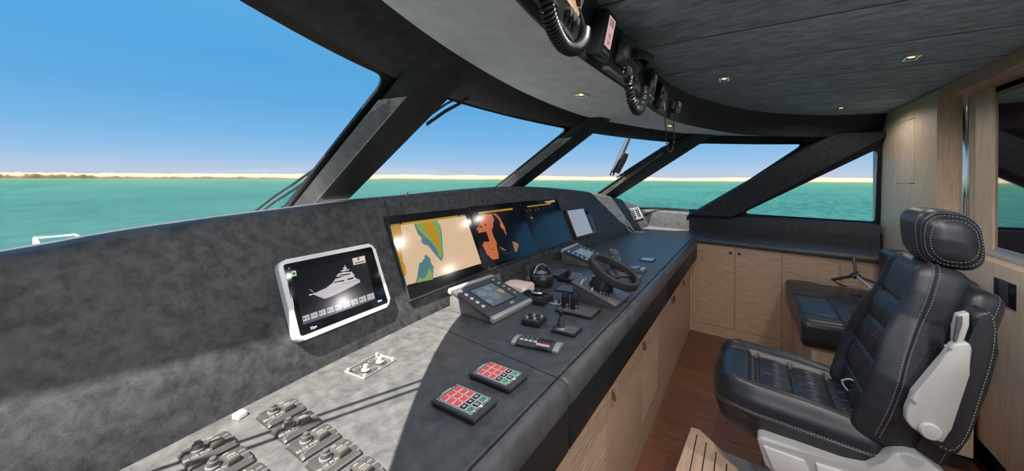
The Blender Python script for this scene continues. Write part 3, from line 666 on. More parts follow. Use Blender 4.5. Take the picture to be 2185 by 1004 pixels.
art(sp, Mi, WM, [('title_bar', [(140, 216), (625, 154), (632, 182), (147, 244)], S((182, 140, 40), .75), 1),
 ('radar_echo', [(195, 240), (250, 246), (330, 238), (365, 330), (345, 375), (352, 420), (330, 470), (355, 560), (400, 650), (405, 740), (420, 780), (432, 876), (360, 893), (322, 880), (296, 850), (270, 830), (232, 750), (190, 682), (222, 632), (262, 640), (300, 630), (282, 590), (275, 560), (250, 492), (200, 500), (145, 516), (110, 460), (140, 420), (150, 380), (172, 360), (165, 312), (205, 282)], ORG, 1),
 ('radar_echo', [(400, 285), (440, 290), (480, 360), (520, 440), (524, 480), (545, 548), (520, 520), (500, 470), (462, 440), (445, 390), (455, 360)], ORG, 1),
 ('radar_echo', [(345, 240), (380, 235), (440, 290), (420, 300)], ORG, 1),
 ('radar_echo', [(622, 632), (680, 650), (716, 678), (700, 740), (680, 790), (655, 760), (640, 700)], S((170, 120, 60), .7), 1),
 ('radar_echo', [(430, 705), (470, 720), (540, 765), (500, 760)], ORG, 1)], fr_)
rn = random.Random(9); mb = MB()
for i in range(46):
    x, y = rn.uniform(120, 400), rn.uniform(260, 860); s_ = rn.uniform(4, 13)
    if x + 0 > 330 + (y - 500) * .25 or (y < 640 and y > 480 and x < 280): continue
    if x > 240 and y < 640 and rn.random() < .7: continue
    shp(mb, [pxl(Mi, fr_(q), WM) for q in ((x - s_, y - s_ * .6), (x + s_ * .4, y - s_ * 1.4), (x + s_, y + s_ * .5), (x - s_ * .2, y + s_ * 1.5))], WM + .0006)
mb.build('echo_gaps', S((8, 12, 22), .6), sp, kind='stuff')
mb = MB(); gp_ = [(478, 235), (560, 300), (640, 400), (690, 520), (712, 640), (652, 750), (560, 800), (490, 785), (425, 735)]
arc = spline([(a_, b_, 0) for a_, b_ in gp_], 150)
for i, p in enumerate(arc):
    if i % 2 or i < 70 and i % 3: continue
    x, y = p.x + rn.uniform(-6, 6), p.y + rn.uniform(-6, 6); s_ = rn.uniform(2, 5)
    shp(mb, [pxl(Mi, fr_(q), WM) for q in ((x - s_, y), (x, y - s_), (x + s_, y), (x, y + s_))], WM + .0006)
mb.build('range_ring', S((56, 140, 70), .75), sp, kind='stuff')
t, Mi = monitor('gauge monitor with small red and green dials, last of the flush row', 2.200, 2.752, .086, .466, 'gauge_monitor')
mb = MB(); shp(mb, [pxl(Mi, fr_(q), WM) for q in ((750, 118), (1228, 55), (1430, 600), (965, 768))], WM); sp = mb.build('screen', S((14, 18, 26), .6), t)
art(sp, Mi, WM, [('title_bar', [(833, 128), (1170, 88), (1176, 104), (840, 148)], S((180, 140, 44), .75), 1), ('glare_bar', [(1078, 66), (1225, 40), (1240, 68), (1120, 92)], S((200, 160, 118), .75), 2)], fr_)
for i, (qx, qy) in enumerate(((860, 195), (975, 180), (1085, 160), (1180, 140))):
    for s0_, s1_, cl in ((150, 225, (190, 50, 50)), (-30, 55, (60, 160, 70))):
        if i > 1: cl = (64, 70, 74)
        mb = MB(); pts = []
        cc_ = pxl(Mi, fr_((qx, qy)), WM)
        for k in range(7): a_ = R(s0_ + (s1_ - s0_) * k / 6); pts.append((cc_[0] + .026 * math.cos(a_), cc_[1] + .022 * math.sin(a_)))
        for k in range(6, -1, -1): a_ = R(s0_ + (s1_ - s0_) * k / 6); pts.append((cc_[0] + .021 * math.cos(a_), cc_[1] + .018 * math.sin(a_)))
        shp(mb, pts, WM + .0004); mb.build('dial_arc', S(cl, .8), sp)
cc_ = pxl(Mi, fr_((900, 298)), WM)
mb = MB(); o_, i_ = disc(cc_, .03, WM + .0004, 28), disc(cc_, .0285, WM + .0004, 28); A = [mb.bm.verts.new(p) for p in o_]; B = [mb.bm.verts.new(p) for p in i_]
for k in range(28): mb.bm.faces.new((A[k], A[(k + 1) % 28], B[(k + 1) % 28], B[k]))
mb.build('dial_ring', S((96, 100, 104), .7), sp)
text('50', .02, S((220, 215, 190), .8), sp, (cc_[0], cc_[1], WM + .0006))
# ---- small tablet monitor with keys, chrome vent
t, Mi = on_dash('small_monitor', 'small pale glowing monitor with side knob, right of the gauge monitor', 'monitor', 3.008, .228)
MB().rrect(.42, .262, .02, -.004, .03, bev=.004).build('housing', M_toile, t)
MB().box(-.190, .115, -.115, .115, .029, .0312, .0008, 1).build('screen', S((176, 180, 192), .62), t)
MB().lathe([(.016, .03), (.016, .046), (.012, .05), (0, .05)], 18, Matrix.Translation((.158, .075, 0))).build('knob', M_black, t)
for i in range(6): MB().box(.145, .175, .035 - .024 * i, .05 - .024 * i, .03, .034, .002, 1).build('button', M_dgrey, t)
t, Mi = on_dash('air_vent', 'silver louvred air vent at the starboard end of the dash', 'vent', 4.53, .19)
mb = MB()
for q in ((-.19, .19, -.072, -.058), (-.19, .19, .058, .072), (-.19, -.165, -.058, .058), (.165, .19, -.058, .058)): mb.box(q[0], q[1], q[2], q[3], 0, .014, .002, 1)
mb.build('frame', M_silver, t); MB().box(-.17, .17, -.062, .062, 0, .003).build('duct_shade', M_groove, t)
for i in range(5): MB().box(-.165, .165, -.0485 + .0235 * i, -.0425 + .0235 * i, .004, .012, .001, 1).build('slat', M_silver, t)
MB().box(-.03, -.018, -.058, .058, .006, .0135).build('divider', M_silver, t)
# ================================================================ ON THE COUNTER
def on_counter(name, label, cat, pxs, group=None, z=ZC):
    ps = [P(*q, Z=z) for q in pxs]; c = sum(ps, Vector()) / 4; a = (ps[1] - ps[0]) + (ps[2] - ps[3]); b = (ps[0] - ps[3]) + (ps[1] - ps[2])
    an = math.atan2(a.y, a.x); t = thing(name, label, cat, (c.x, c.y, z), (0, 0, an), group=group); return t, a.length / 2, b.length / 2
# wedge shaped instrument, two of them
def wedge(label, pxs):
    t, w, h = on_counter('instrument_display', label, 'instrument', pxs)
    fz_, bz = .022, .098; Y0, Y1 = -h / 2, h / 2
    Y1 = Y0 + min(h, .25); sl_ = math.atan2(bz - fz_, Y1 - Y0)
    MB().hull8([(-w / 2, Y0, .0), (w / 2, Y0, .0), (w / 2, Y1, .0), (-w / 2, Y1, .0)], [(-w / 2, Y0, .010), (w / 2, Y0, .010), (w / 2 , Y1, bz - .012), (-w / 2, Y1, bz - .012)], .004).build('wedge_base', M_mgrey, t)
    hp = thing('faceplate_mount', '', ''); del hp['label']; del hp['category']; bpy.data.objects.remove(hp)
    M = Matrix.Translation((0, (Y0 + Y1) / 2, (fz_ + bz) / 2 - .014)) @ Matrix.Rotation(sl_, 4, 'X'); L_ = math.hypot(Y1 - Y0, bz - fz_) + .012
    def put(mb, nm, m, **k): o = mb.build(nm, m, t, **k); o.matrix_local = M; return o
    put(MB().box(-w / 2 - .004, w / 2 + .004, -L_ / 2 + .02, L_ / 2 - .018, 0, .014, .003), 'faceplate', M_dgrey)
    put(MB().box(-w / 2 - .008, w / 2 + .008, L_ / 2 - .022, L_ / 2, -.006, .018, .004), 'end_bar', M_silver)
    put(MB().box(-w / 2 - .008, w / 2 + .008, -L_ / 2, -L_ / 2 + .022, -.006, .018, .004), 'end_bar', M_silver)
    put(MB().box(-w * .29, w * .31, -L_ * .28, L_ * .30, .0135, .0145), 'screen_recess', M_black)
    put(MB().box(-w * .26, w * .28, -L_ * .25, L_ * .27, .0145, .0152), 'screen', S((116, 122, 124), .55))
    for cx0, cy0, r_, cl in ((-.04, .03, .026, (150, 154, 152)), (.02, .045, .02, (146, 150, 148)), (-.06, -.03, .018, (146, 150, 148)), (.065, .0, .019, (190, 176, 130)), (.0, -.01, .03, (142, 146, 144))):
        put(MB().poly(disc((cx0, cy0), r_, .0156)), 'dial_face', S(cl, .55)); put(MB().poly([(cx0 - .001, cy0, .0158), (cx0 + r_ * .7, cy0 + r_ * .5, .0158), (cx0, cy0 + .0015, .0158)]), 'needle', M_blackm)
    for i in range(5):
        yy = L_ * .5 - .045 - i * .034
        for sx in (-1, 1):
            put(MB().lathe([(.0085, .012), (.0085, .018), (.006, .0195), (0, .0195)], 14, Matrix.Translation((sx * w * .40, yy, 0))), 'button', M_white if (sx < 0) else M_silver)
            put(MB().lathe([(.0045, .019), (.0045, .0202), (0, .0202)], 3, Matrix.Translation((sx * w * .40, yy, 0))), 'button_mark', M_blackm)
    put(MB().box(w * .06, w * .16, -L_ * .36, -L_ * .31, .0135, .0148), 'badge', M_silver)
    return t
wedge('wedge shaped grey instrument with dials screen, nearest one on the counter', [(975, 652), (1062, 619), (1108, 655), (1025, 700)])
wedge('second wedge shaped instrument with pale screen behind the steering wheel', [(1192, 553), (1228, 536), (1267, 562), (1240, 577)])
# pale lid
t, w, h = on_counter('plastic_lid', 'pale pinkish plastic lid lying below the radar monitor', 'lid', [(1070, 608), (1094, 597), (1143, 604), (1118, 620)], None, ZC + .03); t.location.z = ZC
MB().rrect(w * .98, h, .02, 0, .036, bev=.010).build('lid_shell', M_pink, t)
# compass
q = P(1158, 612, Z=ZC); t = thing('compass', 'magnetic compass with clear dome in a black bracket', 'compass', (q.x + .02, q.y + .02, ZC), (0, 0, R(-20)))
MB().lathe([(.058, 0), (.066, .01), (.068, .05), (.060, .062), (.05, .064)], 32).build('bowl', M_black, t)
MB().lathe([(.062, .058), (.064, .063), (.06, .070), (.05, .068)], 32).build('rim', M_dgrey, t)
MB().lathe([(.05, .064), (.047, .07), (.044, .066)], 32).build('compass_card', M_blackm, t)
M_dome = glass_mat('clear_dome', (.85, .87, .88), .25)
mb = MB(); mb.lathe([(.055 * math.cos(a_), .066 + .052 * math.sin(a_)) for a_ in [R(90) * i / 9 for i in range(9)]] + [(.002, .118)], 28); mb.build('dome', M_dome, t)
mb = MB(); mb.tube([(.052 * math.cos(R(a_)), 0, .066 + .052 * math.sin(R(a_))) for a_ in range(10, 171, 16)], .0055, 8); mb.build('dome_band', M_chrome, t)
mb = MB(); mb.tube([(0, .052 * math.cos(R(a_)), .066 + .050 * math.sin(R(a_))) for a_ in range(10, 171, 16)], .002, 8); mb.build('cross_wire', M_chrome, t)
MB().lathe([(.03, .07), (.03, .074), (.012, .082), (0, .085)], 20).build('pivot_cap', M_silver, t)
mb = MB(); mb.hull8([(-.078, .0, 0), (-.064, .0, 0), (-.064, .06, 0), (-.078, .06, 0)], [(-.076, .03, .10), (-.064, .03, .10), (-.064, .06, .10), (-.076, .06, .10)], .004); mb.hull8([(-.078, .058, 0), (.07, .058, 0), (.07, .07, 0), (-.078, .07, 0)], [(-.06, .058, .112), (.04, .058, .112), (.04, .07, .112), (-.06, .07, .112)], .006)
mb.hull8([(.064, .0, 0), (.078, .0, 0), (.078, .03, 0), (.064, .03, 0)], [(.064, .02, .09), (.078, .02, .09), (.078, .05, .088), (.064, .05, .088)], .004); mb.build('bracket', M_blackm, t)
for sx in (-1, 1): MB().lathe([(.014, 0), (.014, .014), (.01, .018), (0, .018)], 14, Matrix.Translation((sx * .078, .015, .05)) @ Matrix.Rotation(R(90 * sx), 4, 'Y')).build('side_knob', M_dgrey, t)
# flat black devices
def slab_dev(label, pxs, hgt, mat_, top=None, cat='device', nm='control_unit'):
    t, w, h = on_counter(nm, label, cat, pxs, None, ZC + hgt * .8); t.location.z = ZC; MB().box(-w / 2, w / 2, -h / 2, h / 2, 0, hgt, .003, 2).build('housing', mat_, t)
    if top: MB().box(-w / 2 + .008, w / 2 - .008, -h / 2 + .008, h / 2 - .008, hgt - .001, hgt + .0012, .0005, 1).build('top_plate', top, t)
    return t, w, h
slab_dev('flat black unit with grey top tucked behind the compass', [(1175, 584), (1197, 571), (1209, 577), (1182, 592)], .016, M_black, M_mgrey)
slab_dev('shiny black glass touch pad between compass and steering wheel', [(1192, 593), (1212, 578), (1252, 586), (1231, 602)], .018, M_black, M_gloss, 'touchpad', 'touch_pad')
t, w, h = slab_dev('flat dark engraved plate in front of the shiny touch pad', [(1184, 616), (1202, 605), (1236, 614), (1220, 627)], .006, M_black, M_plate, 'plate', 'engraved_plate')
mb = MB()
for i in range(4):
    for j in range(3): mb.box(-w * .32 + i * w * .18, -w * .32 + i * w * .18 + .009, -h * .28 + j * h * .22, -h * .28 + j * h * .22 + .004, .0072, .0078)
mb.build('plate_print', M_mgrey, t)
t, w, h = slab_dev('square black control pad with dark grip knob beside the pale lid', [(1108, 630), (1130, 617), (1175, 632), (1152, 647)], .028, M_black, M_gloss, 'controller', 'trackball_pad')
mb = MB(); mb.lathe([(.020, .0), (.022, .01), (.016, .024), (0, .028)], 20, Matrix.Translation((.028, -.005, .029))); mb.build('knob', M_black, t)
mb = MB(); mb.tube([(.028 + .03 * math.cos(R(a_)), -.005 + .03 * math.sin(R(a_)), .038) for a_ in range(60, 260, 20)], .005, 8); mb.build('knob_guard', M_silver, t)
for dx, dy in ((.05, .03), (.055, -.01), (.04, -.05), (.0, -.055), (.045, .055)): MB().lathe([(.007, .028), (.007, .033), (0, .034)], 12, Matrix.Translation((dx, dy, 0))).build('button', M_dgrey, t)
t, w, h = slab_dev('tiny silver plate with two toggle switches before the throttle', [(1172, 645), (1181, 639), (1201, 645), (1193, 652)], .004, M_silver, None, 'switch', 'toggle_switch_plate')
for dy in (-.014, .016): MB().lathe([(.007, .003), (.007, .010), (.004, .012), (.003, .022), (0, .023)], 12, Matrix.Translation((0, dy, 0))).build('toggle', M_black, t)
t, w, h = slab_dev('small black box with eight round buttons by the joystick', [(1117, 681), (1135, 667), (1163, 678), (1146, 694)], .022, M_black, M_dgrey, 'button box', 'button_box')
for i in range(4):
    for j in range(2): MB().lathe([(.006, .023), (.006, .029), (.003, .031), (0, .031)], 10, Matrix.Translation((-w * .2 + j * w * .4, -h * .33 + i * h * .22, 0))).build('button', M_silver if (i + j) % 2 else M_black, t)
# twin throttle

w, h = .117, .172; t = thing('engine_throttle', 'twin lever black engine throttle on a printed plate', 'throttle', (1.522, .636, ZC))
MB().box(-w / 2, w / 2, -h / 2, h / 2, 0, .011, .003, 2).build('housing', M_black, t); MB().box(-w / 2 + .006, w / 2 - .006, -h / 2 + .006, h / 2 - .006, .010, .0126, .0005, 1).build('top_plate', M_plate, t)
mb = MB()
for j in range(6): mb.box(-w * .40 + j * w * .14, -w * .40 + j * w * .14 + .01, -h * .42, -h * .42 + .05, .0130, .0136)
mb.box(-w * .42, w * .42, -h * .45, -h * .44, .013, .0137); mb.build('plate_print', M_mgrey, t)
for sx, yy in ((-.008, .058), (-.002, .016)):
    b_ = (sx, yy)
    MB().lathe([(.017, 0), (.017, .010), (.012, .014), (0, .015)], 18, Matrix.Translation((b_[0], b_[1], .012))).build('lever_pivot', M_black, t)
    lv = MB(); lv.hull8([(b_[0] - .013, b_[1] - .016, .018), (b_[0] + .013, b_[1] - .016, .018), (b_[0] + .013, b_[1] + .014, .018), (b_[0] - .013, b_[1] + .014, .018)], [(b_[0] - .014, b_[1] - .016, .052), (b_[0] + .014, b_[1] - .016, .052), (b_[0] + .014, b_[1] + .016, .052), (b_[0] - .014, b_[1] + .016, .052)], .003)
    lv.hull8([(b_[0] - .0145, b_[1] - .0165, .0525), (b_[0] + .0145, b_[1] - .0165, .0525), (b_[0] + .0145, b_[1] + .0165, .0525), (b_[0] - .0145, b_[1] + .0165, .0525)], [(b_[0] - .008, b_[1] - .012, .078), (b_[0] + .008, b_[1] - .012, .078), (b_[0] + .008, b_[1] + .012, .077), (b_[0] - .008, b_[1] + .012, .077)], .004)
    lv.build('lever', M_black, t)
    MB().lathe([(.009, 0), (.009, .006), (0, .007)], 12, Matrix.Translation((b_[0] - .012, b_[1] - .012, .026)) @ Matrix.Rotation(R(90), 4, 'X')).build('lever_button', M_mgrey, t)
    MB().box(b_[0] - .020, b_[0] - .008, b_[1] - .018, b_[1] - .010, .0125, .0165).build('red_mark', M_red, t)
# joystick
t, w, h = slab_dev('ribbed black joystick on its own printed plate', [(1178, 702), (1196, 688), (1241, 701), (1224, 719)], .010, M_black, M_plate, 'joystick', 'joystick_control')
mb = MB(); mb.box(-w * .42, w * .42, -h * .44, -h * .43, .0111, .0117); mb.box(-w * .42, -w * .40, -h * .44, h * .1, .0111, .0117); mb.box(w * .40, w * .42, -h * .44, h * .1, .0111, .0117)
for k_ in range(3): mb.box(-.004 - .01 * k_, .004 + .01 * k_, -h * .2 - .008 * k_, -h * .2 - .008 * k_ + .0015, .0111, .0117)
mb.build('plate_print', M_mgrey, t)
Mj = Matrix.Translation((-.012, .020, .003)) @ Matrix.Diagonal((.85, .85, .70, 1))
MB().lathe([(.020, .010), (.0205, .018), (.019, .022)], 20, Mj).build('collar', M_silver, t)
mb = MB(); prof = [(.018, .020)]
for i in range(5): z_ = .024 + i * .009; r_ = .019 - .0018 * i; prof += [(r_, z_), (r_ + .0012, z_ + .004), (r_ - .0016, z_ + .0085)]
prof += [(.0075, .078), (.006, .084)]; mb.lathe(prof, 20, Mj); mb.build('boot', M_blackm, t)
MB().lathe([(.006, .082), (.009, .088), (.0115, .094), (.0115, .112), (.009, .116), (0, .117)], 16, Mj).build('grip', M_black, t)
MB().lathe([(.0045, 0), (.0045, .012), (0, .013)], 10, Mj @ Matrix.Translation((-.008, 0, .11)) @ Matrix.Rotation(R(-90), 4, 'Y')).build('trigger', M_black, t)
# chrome ended switch strip
t, w, h = slab_dev('low horn and light panel with silver ends and flip cover', [(1097, 727), (1111, 710), (1200, 737), (1184, 757)], .010, M_dgrey, None, 'switch panel', 'light_switch_panel')
def arch(y0, y1, zt, m, nm, x0=-w / 2, x1=w / 2):
    L_ = []
    for k in range(9): u = k / 8; x = x0 + (x1 - x0) * u; L_.append((x, zt * math.sin(math.pi * (.12 + .76 * u)) ** .5))
    mb = MB(); mb.loft([[(x, y0, .002) for x, z in L_[:1]] + [(x, y0, z) for x, z in L_] + [(L_[-1][0], y0, .002)], [(x, y1, .002) for x, z in L_[:1]] + [(x, y1, z) for x, z in L_] + [(L_[-1][0], y1, .002)]]); return mb.build(nm, m, t)
arch(h / 2 - .016, h / 2, .018, M_silver, 'end_cap'); arch(-h / 2, -h / 2 + .020, .018, M_silver, 'end_cap'); arch(-h / 2 + .0205, h / 2 - .0165, .0165, M_dgrey, 'curved_face'); arch(-h * .30, -h * .02, .0195, glass_mat('smoky_cover', (.75, .72, .74), .04), 'flip_cover')
arch(-h * .30, -h * .02, .0188, M_lgrey, 'cover_label', -w * .38, -w * .14); arch(-h * .28, -h * .04, .019, M_red, 'red_band', -w * .10, -w * .04)
for i in range(4): MB().lathe([(.0075, .016), (.0075, .0178), (0, .018)], 14, Matrix.Translation((-w * .12, h * .33 - i * h * .10, 0))).build('round_key', M_lgrey, t); MB().lathe([(.002, .0165), (.002, .019), (0, .019)], 8, Matrix.Translation((w * .17, h * .33 - i * h * .10, 0))).build('indicator', M_lgrey, t)
# key pads
def keypad(label, pxs, gm):
    t, w, h = on_counter('alarm_keypad', label, 'keypad', pxs, 'black alarm keypads with red keys')
    MB().box(-w / 2 + .003, w / 2 - .003, -h / 2 + .003, h / 2 - .003, 0, .007, .001, 1).build('base_plate', M_black, t)
    MB().box(-w / 2, w / 2, -h / 2, h / 2, .0085, .0165, .0015, 2).build('keypad_body', M_dgrey, t); z = .0166
    kw = w * .20; kh = h * .115; pitch = h * .148
    def key(ix, iy, m, edge=True):
        x = -w * .245 + ix * w * .245; y = h * .315 - iy * pitch
        if edge: MB().rrect(kw + .003, kh + .003, .002, z - .0005, z + .0006, (x, y), n=3).build('key_outline', M_whitep, t)
        MB().rrect(kw, kh, .0016, z, z + .0014, (x, y), n=3, bev=.0004).build('key', m, t)
        return x, y
    for ix in range(3):
        for iy in range(3): key(ix, iy, M_red)
        x, y = key(ix, 3, M_black); MB().box(x - kw * .22, x + kw * .22, y - .003, y - .001, z + .0014, z + .0017).build('key_print', M_whitep, t); MB().box(x - kw * .22, x + kw * .22, y + .001, y + .003, z + .0014, z + .0017).build('key_print', M_whitep, t)
        x, y = key(ix, 4, M_black if ix == 1 else gm)
        if ix == 1:
            for k_ in (-.004, 0, .004): MB().box(x - kw * .25, x + kw * .25, y + k_ - .0008, y + k_ + .0008, z + .0014, z + .0017).build('key_print', M_whitep, t)
        else: MB().box(x - kw * .05, x + kw * .3, y - .001, y + .0, z + .0014, z + .0016).build('key_print', M_blackm, t)
    mb = MB(); l_ = .0011; X_, Yt, Yb_ = w * .40, h * .43, -h * .375
    mb.box(-X_, -X_ + l_, Yb_, Yt, z - .0005, z + .0003); mb.box(X_ - l_, X_, Yb_, Yt, z - .0005, z + .0003); mb.box(-X_, -w * .34, Yt - l_, Yt, z - .0005, z + .0003); mb.box(w * .34, X_, Yt - l_, Yt, z - .0005, z + .0003)
    mb.box(-X_, -w * .3, Yb_, Yb_ + l_, z - .0005, z + .0003); mb.box(w * .3, X_, Yb_, Yb_ + l_, z - .0005, z + .0003); mb.box(-w * .2, -w * .07, Yb_, Yb_ + l_, z - .0005, z + .0003); mb.box(w * .07, w * .2, Yb_, Yb_ + l_, z - .0005, z + .0003)
    for k_ in range(12): mb.box(-w * .30 + k_ * w * .05, -w * .30 + k_ * w * .05 + .0034, Yt - .0018, Yt + .0008, z - .0005, z + .0003)
    for k_ in range(7): mb.box(-w * .16 + k_ * w * .05, -w * .16 + k_ * w * .05 + .0034, Yt + .003, Yt + .0055, z - .0005, z + .0003)
    mb.build('outline_print', M_whitep, t)
    mb = MB(); cy0 = Yb_ + .001
    mb.poly([((.0046 + .0016 * (k_ % 2)) * math.cos(2 * math.pi * k_ / 16), cy0 + (.0046 + .0016 * (k_ % 2)) * math.sin(2 * math.pi * k_ / 16), z + .0004) for k_ in range(16)]); mb.build('gear_mark', M_whitep, t)
    for sx in (-.25, .25):
        MB().poly(disc((sx * w, cy0), .0032, z + .0004, 12)).build('arrow_mark', M_lgrey, t); MB().box(sx * w - .004, sx * w + .004, cy0 - .008, cy0 - .0055, z - .0003, z + .0003).build('arrow_print', M_mgrey, t)
    MB().box(-.004, .005, cy0 - .011, cy0 - .009, z - .0003, z + .0003).build('arrow_print', M_mgrey, t)
keypad('black keypad of red and duller green keys, nearer one at the counter edge', [(921, 862), (978, 826), (1061, 863), (1010, 915)], mat('dull_green_key', (.07, .26, .17), .45))
keypad('black keypad of red and bright green keys, farther one by the counter seam', [(1002, 803), (1048, 777), (1124, 808), (1086, 848)], M_green)
# acrylic plate with two knobs, small clear connector
M_edgew = mat('frosted_edge', (.3, .29, .28), .4)
t, w, h = on_counter('acrylic_plate', 'clear acrylic plate with two knobs lying in the sun', 'plate', [(737, 792), (808, 755), (842, 770), (775, 812)])
MB().box(-w / 2, w / 2, -h / 2, h / 2, .001, .004, .001, 1).build('plate_sheet', glass_mat('acrylic_sheet', (.93, .93, .92), .03), t)
mb = MB(); e_ = .0010
for q in ((-w / 2, w / 2, -h / 2, -h / 2 + e_), (-w / 2, w / 2, h / 2 - e_, h / 2), (-w / 2, -w / 2 + e_, -h / 2, h / 2), (w / 2 - e_, w / 2, -h / 2, h / 2)): mb.box(q[0], q[1], q[2], q[3], .001, .0055)
mb.build('plate_edge', M_edgew, t)
for sx in (-1, 1):
    for sy in (-1, 1): MB().lathe([(.005, 0), (.005, .010), (.003, .012), (0, .012)], 12, Matrix.Translation((sx * (w / 2 - .008), sy * (h / 2 - .008), 0))).build('screw_post', M_silver, t)
for sx in (-.22, .22):
    MB().lathe([(.013, .004), (.013, .007), (.008, .009), (.0075, .020), (.004, .022), (0, .022)], 18, Matrix.Translation((sx * w, -.008, 0))).build('knob', M_silver, t)
    mb = MB(); x0 = sx * w - .004
    for q in ((x0 - .014, x0 + .012, .018, .0188), (x0 - .014, x0 + .012, .027, .0278), (x0 - .014, x0 - .0132, .018, .0278), (x0 + .0112, x0 + .012, .018, .0278)): mb.box(q[0], q[1], q[2], q[3], .004, .0046)
    mb.build('window_print', M_edgew, t)
t, w, h = on_counter('clear_connector', 'small clear white plastic connector by the dash foot', 'connector', [(497, 892), (516, 880), (526, 886), (506, 899)])
MB().box(-w / 2, w / 2, -h / 2, h / 2, 0, .012, .002, 2).build('connector_body', M_white, t)
for k_ in (-1, 0, 1): MB().box(k_ * .008 - .003, k_ * .008 + .003, -.006, .006, .0119, .014, .001, 1).build('terminal', M_silver, t)
# bilge pump switch panels
Mtxt = mat('engraved_print', (.22, .21, .20), .5)
M_bp = mat('bilge_panel_grey', (.03, .03, .031), .36, spec=.5); M_rock = mat('rocker_grey', (.045, .043, .04), .4)
def bilge(t, w, h):
    pr = [(-h / 2, 0), (-h / 2, .006), (-h / 2 + .006, .011), (-h * .1, .016), (h * .25, .016), (h * .42, .012), (h / 2, .003), (h / 2, 0)]
    mb = MB(); xs = [(-w / 2, .55), (-w / 2 + .005, 1), (w / 2 - .004, 1), (w / 2, .75)]
    mb.loft([[(x, y * (1 if s_ == 1 else .96), z * s_) for y, z in pr] for x, s_ in xs]); mb.build('panel_body', M_bp, t, ang=30)
    MB().hull8([(-w * .02, -h * .32, .012), (w * .27, -h * .32, .012), (w * .27, h * .3, .012), (-w * .02, h * .3, .012)], [(-w * .005, -h * .30, .026), (w * .26, -h * .30, .026), (w * .25, h * .27, .019), (.0, h * .27, .019)], .003, 2).build('rocker', M_rock, t)
    def onr(y): return .0266 - (y / h + .30) / .57 * .007
    mb = MB(); mb.box(w * .045, w * .21, -h * .04, -h * .01, onr(-h * .03) - .001, onr(-h * .03)); mb.box(w * .03, w * .14, h * .19, h * .225, onr(h * .2) - .001, onr(h * .2))
    for i in range(4): mb.box(w * .045 + i * w * .05, w * .06 + i * w * .05, -h * .14, -h * .11, onr(-h * .12) - .001, onr(-h * .12)); mb.box(w * .045 + i * w * .05, w * .06 + i * w * .05, -h * .22, -h * .19, onr(-h * .2) - .001, onr(-h * .2))
    mb.build('rocker_print', Mtxt, t)
    Mk = Matrix.Translation((-w * .21, h * .02, .015)); MB().lathe([(.0125, 0), (.0125, .004), (.010, .005)], 20, Mk).build('knob_ring', M_mgrey, t)
    MB().lathe([(.010, .003), (.0095, .013), (.006, .014), (.0062, .017), (.0055, .019), (0, .0195)], 18, Mk).build('knob', M_dgrey, t)
    text('BILGE PUMP', h * .14, Mtxt, t, (-w * .235, -h * .235, .0144), (R(10), 0, 0), sx=1.02); text('OFF', h * .09, Mtxt, t, (w * .37, h * .06, .0164)); text('MANUAL', h * .075, Mtxt, t, (w * .37, -h * .14, .0158)); text('AUTO', h * .09, Mtxt, t, (w * .37, h * .30, .0152), (R(-25), 0, 0))
    mb = MB(); mb.box(-w * .38, -w * .09, -h * .325, -h * .31, .012, .0126); mb.build('underline', Mtxt, t)
    for sx, sy in ((-.42, -.36), (.43, -.36), (-.44, .40)): MB().lathe([(.0036, .0), (.0036, .0014), (.0018, .0010), (0, .0009)], 14, Matrix.Translation((sx * w, sy * h, .0108 if sy < 0 else .009))).build('screw', M_mgrey, t)
BW, BH = .086, .070; ctr = lambda *q: sum((P(a, b, Z=ZC) for a, b in q), Vector()) / len(q)
c1 = ctr((548, 892), (625, 855), (648, 878), (575, 915)); c4 = ctr((614, 953), (697, 912), (722, 936), (645, 987)); step = (c4 - c1) / 2
words = ['topmost panel', 'second panel from the top', 'third panel from the top', 'fourth panel from the top', 'lowest panel at the picture edge']
b0 = thing('bilge_pump_switch', 'grey bilge pump switch in the right hand column, topmost panel', 'switch', (c1.x, c1.y, ZC), group='bilge pump switches on the counter'); bilge(b0, BW, BH)
for i in range(1, 5): q = c1 + step * i; dup(b0, (q.x, q.y, ZC), label='grey bilge pump switch in the right hand column, ' + words[i])
c5 = ctr((381, 975), (480, 926), (505, 955), (405, 1004))
for i, wd in enumerate(('topmost panel', 'second panel from the top', 'third panel, mostly below the picture edge')): dup(b0, (c5.x, c5.y - .083 * i, ZC), label='grey bilge pump switch in the left hand column, ' + wd)
# steering wheel unit
ps = [P(*q, Z=ZC) for q in ((1240, 643), (1258, 611), (1310, 656), (1342, 633))]
cw = (ps[0] + ps[1] + ps[2] + ps[3]) / 4; t = thing('steering_wheel', 'small black steering wheel on a wedge shaped console pod', 'steering wheel', (1.745, .61, ZC), (0, 0, R(-2)))
w, h, zb = .20, .215, .085
MB().hull8([(-w / 2, -h / 2, 0), (w / 2, -h / 2, 0), (w / 2, h / 2 - .01, 0), (-w / 2, h / 2 - .01, 0)], [(-w / 2, -h / 2 - .004, .012), (w / 2, -h / 2 - .004, .012), (w / 2, h / 2, zb), (-w / 2, h / 2, zb)], .004, 2).build('pod', M_dgrey, t)
tl_ = math.atan2(zb - .012, h); Mt = Matrix.Translation((0, 0, (zb + .012) / 2 + .001)) @ Matrix.Rotation(tl_, 4, 'X')
o = MB().box(-w / 2 - .003, w / 2 + .003, -h / 2 - .008, h / 2 + .01, 0, .007, .002, 2).build('pod_face', M_mgrey, t); o.matrix_local = Mt; o.data.materials[0] = M_plate
for sx, sy in ((-.38, .36), (-.3, .38), (-.16, .4), (-.38, .08), (.0, .4), (.36, .36)): o = MB().lathe([(.007, .006), (.007, .012), (.003, .02), (0, .021)], 12, Matrix.Translation((sx * w, sy * h, 0))).build('pod_button', M_silver, t); o.matrix_local = Mt
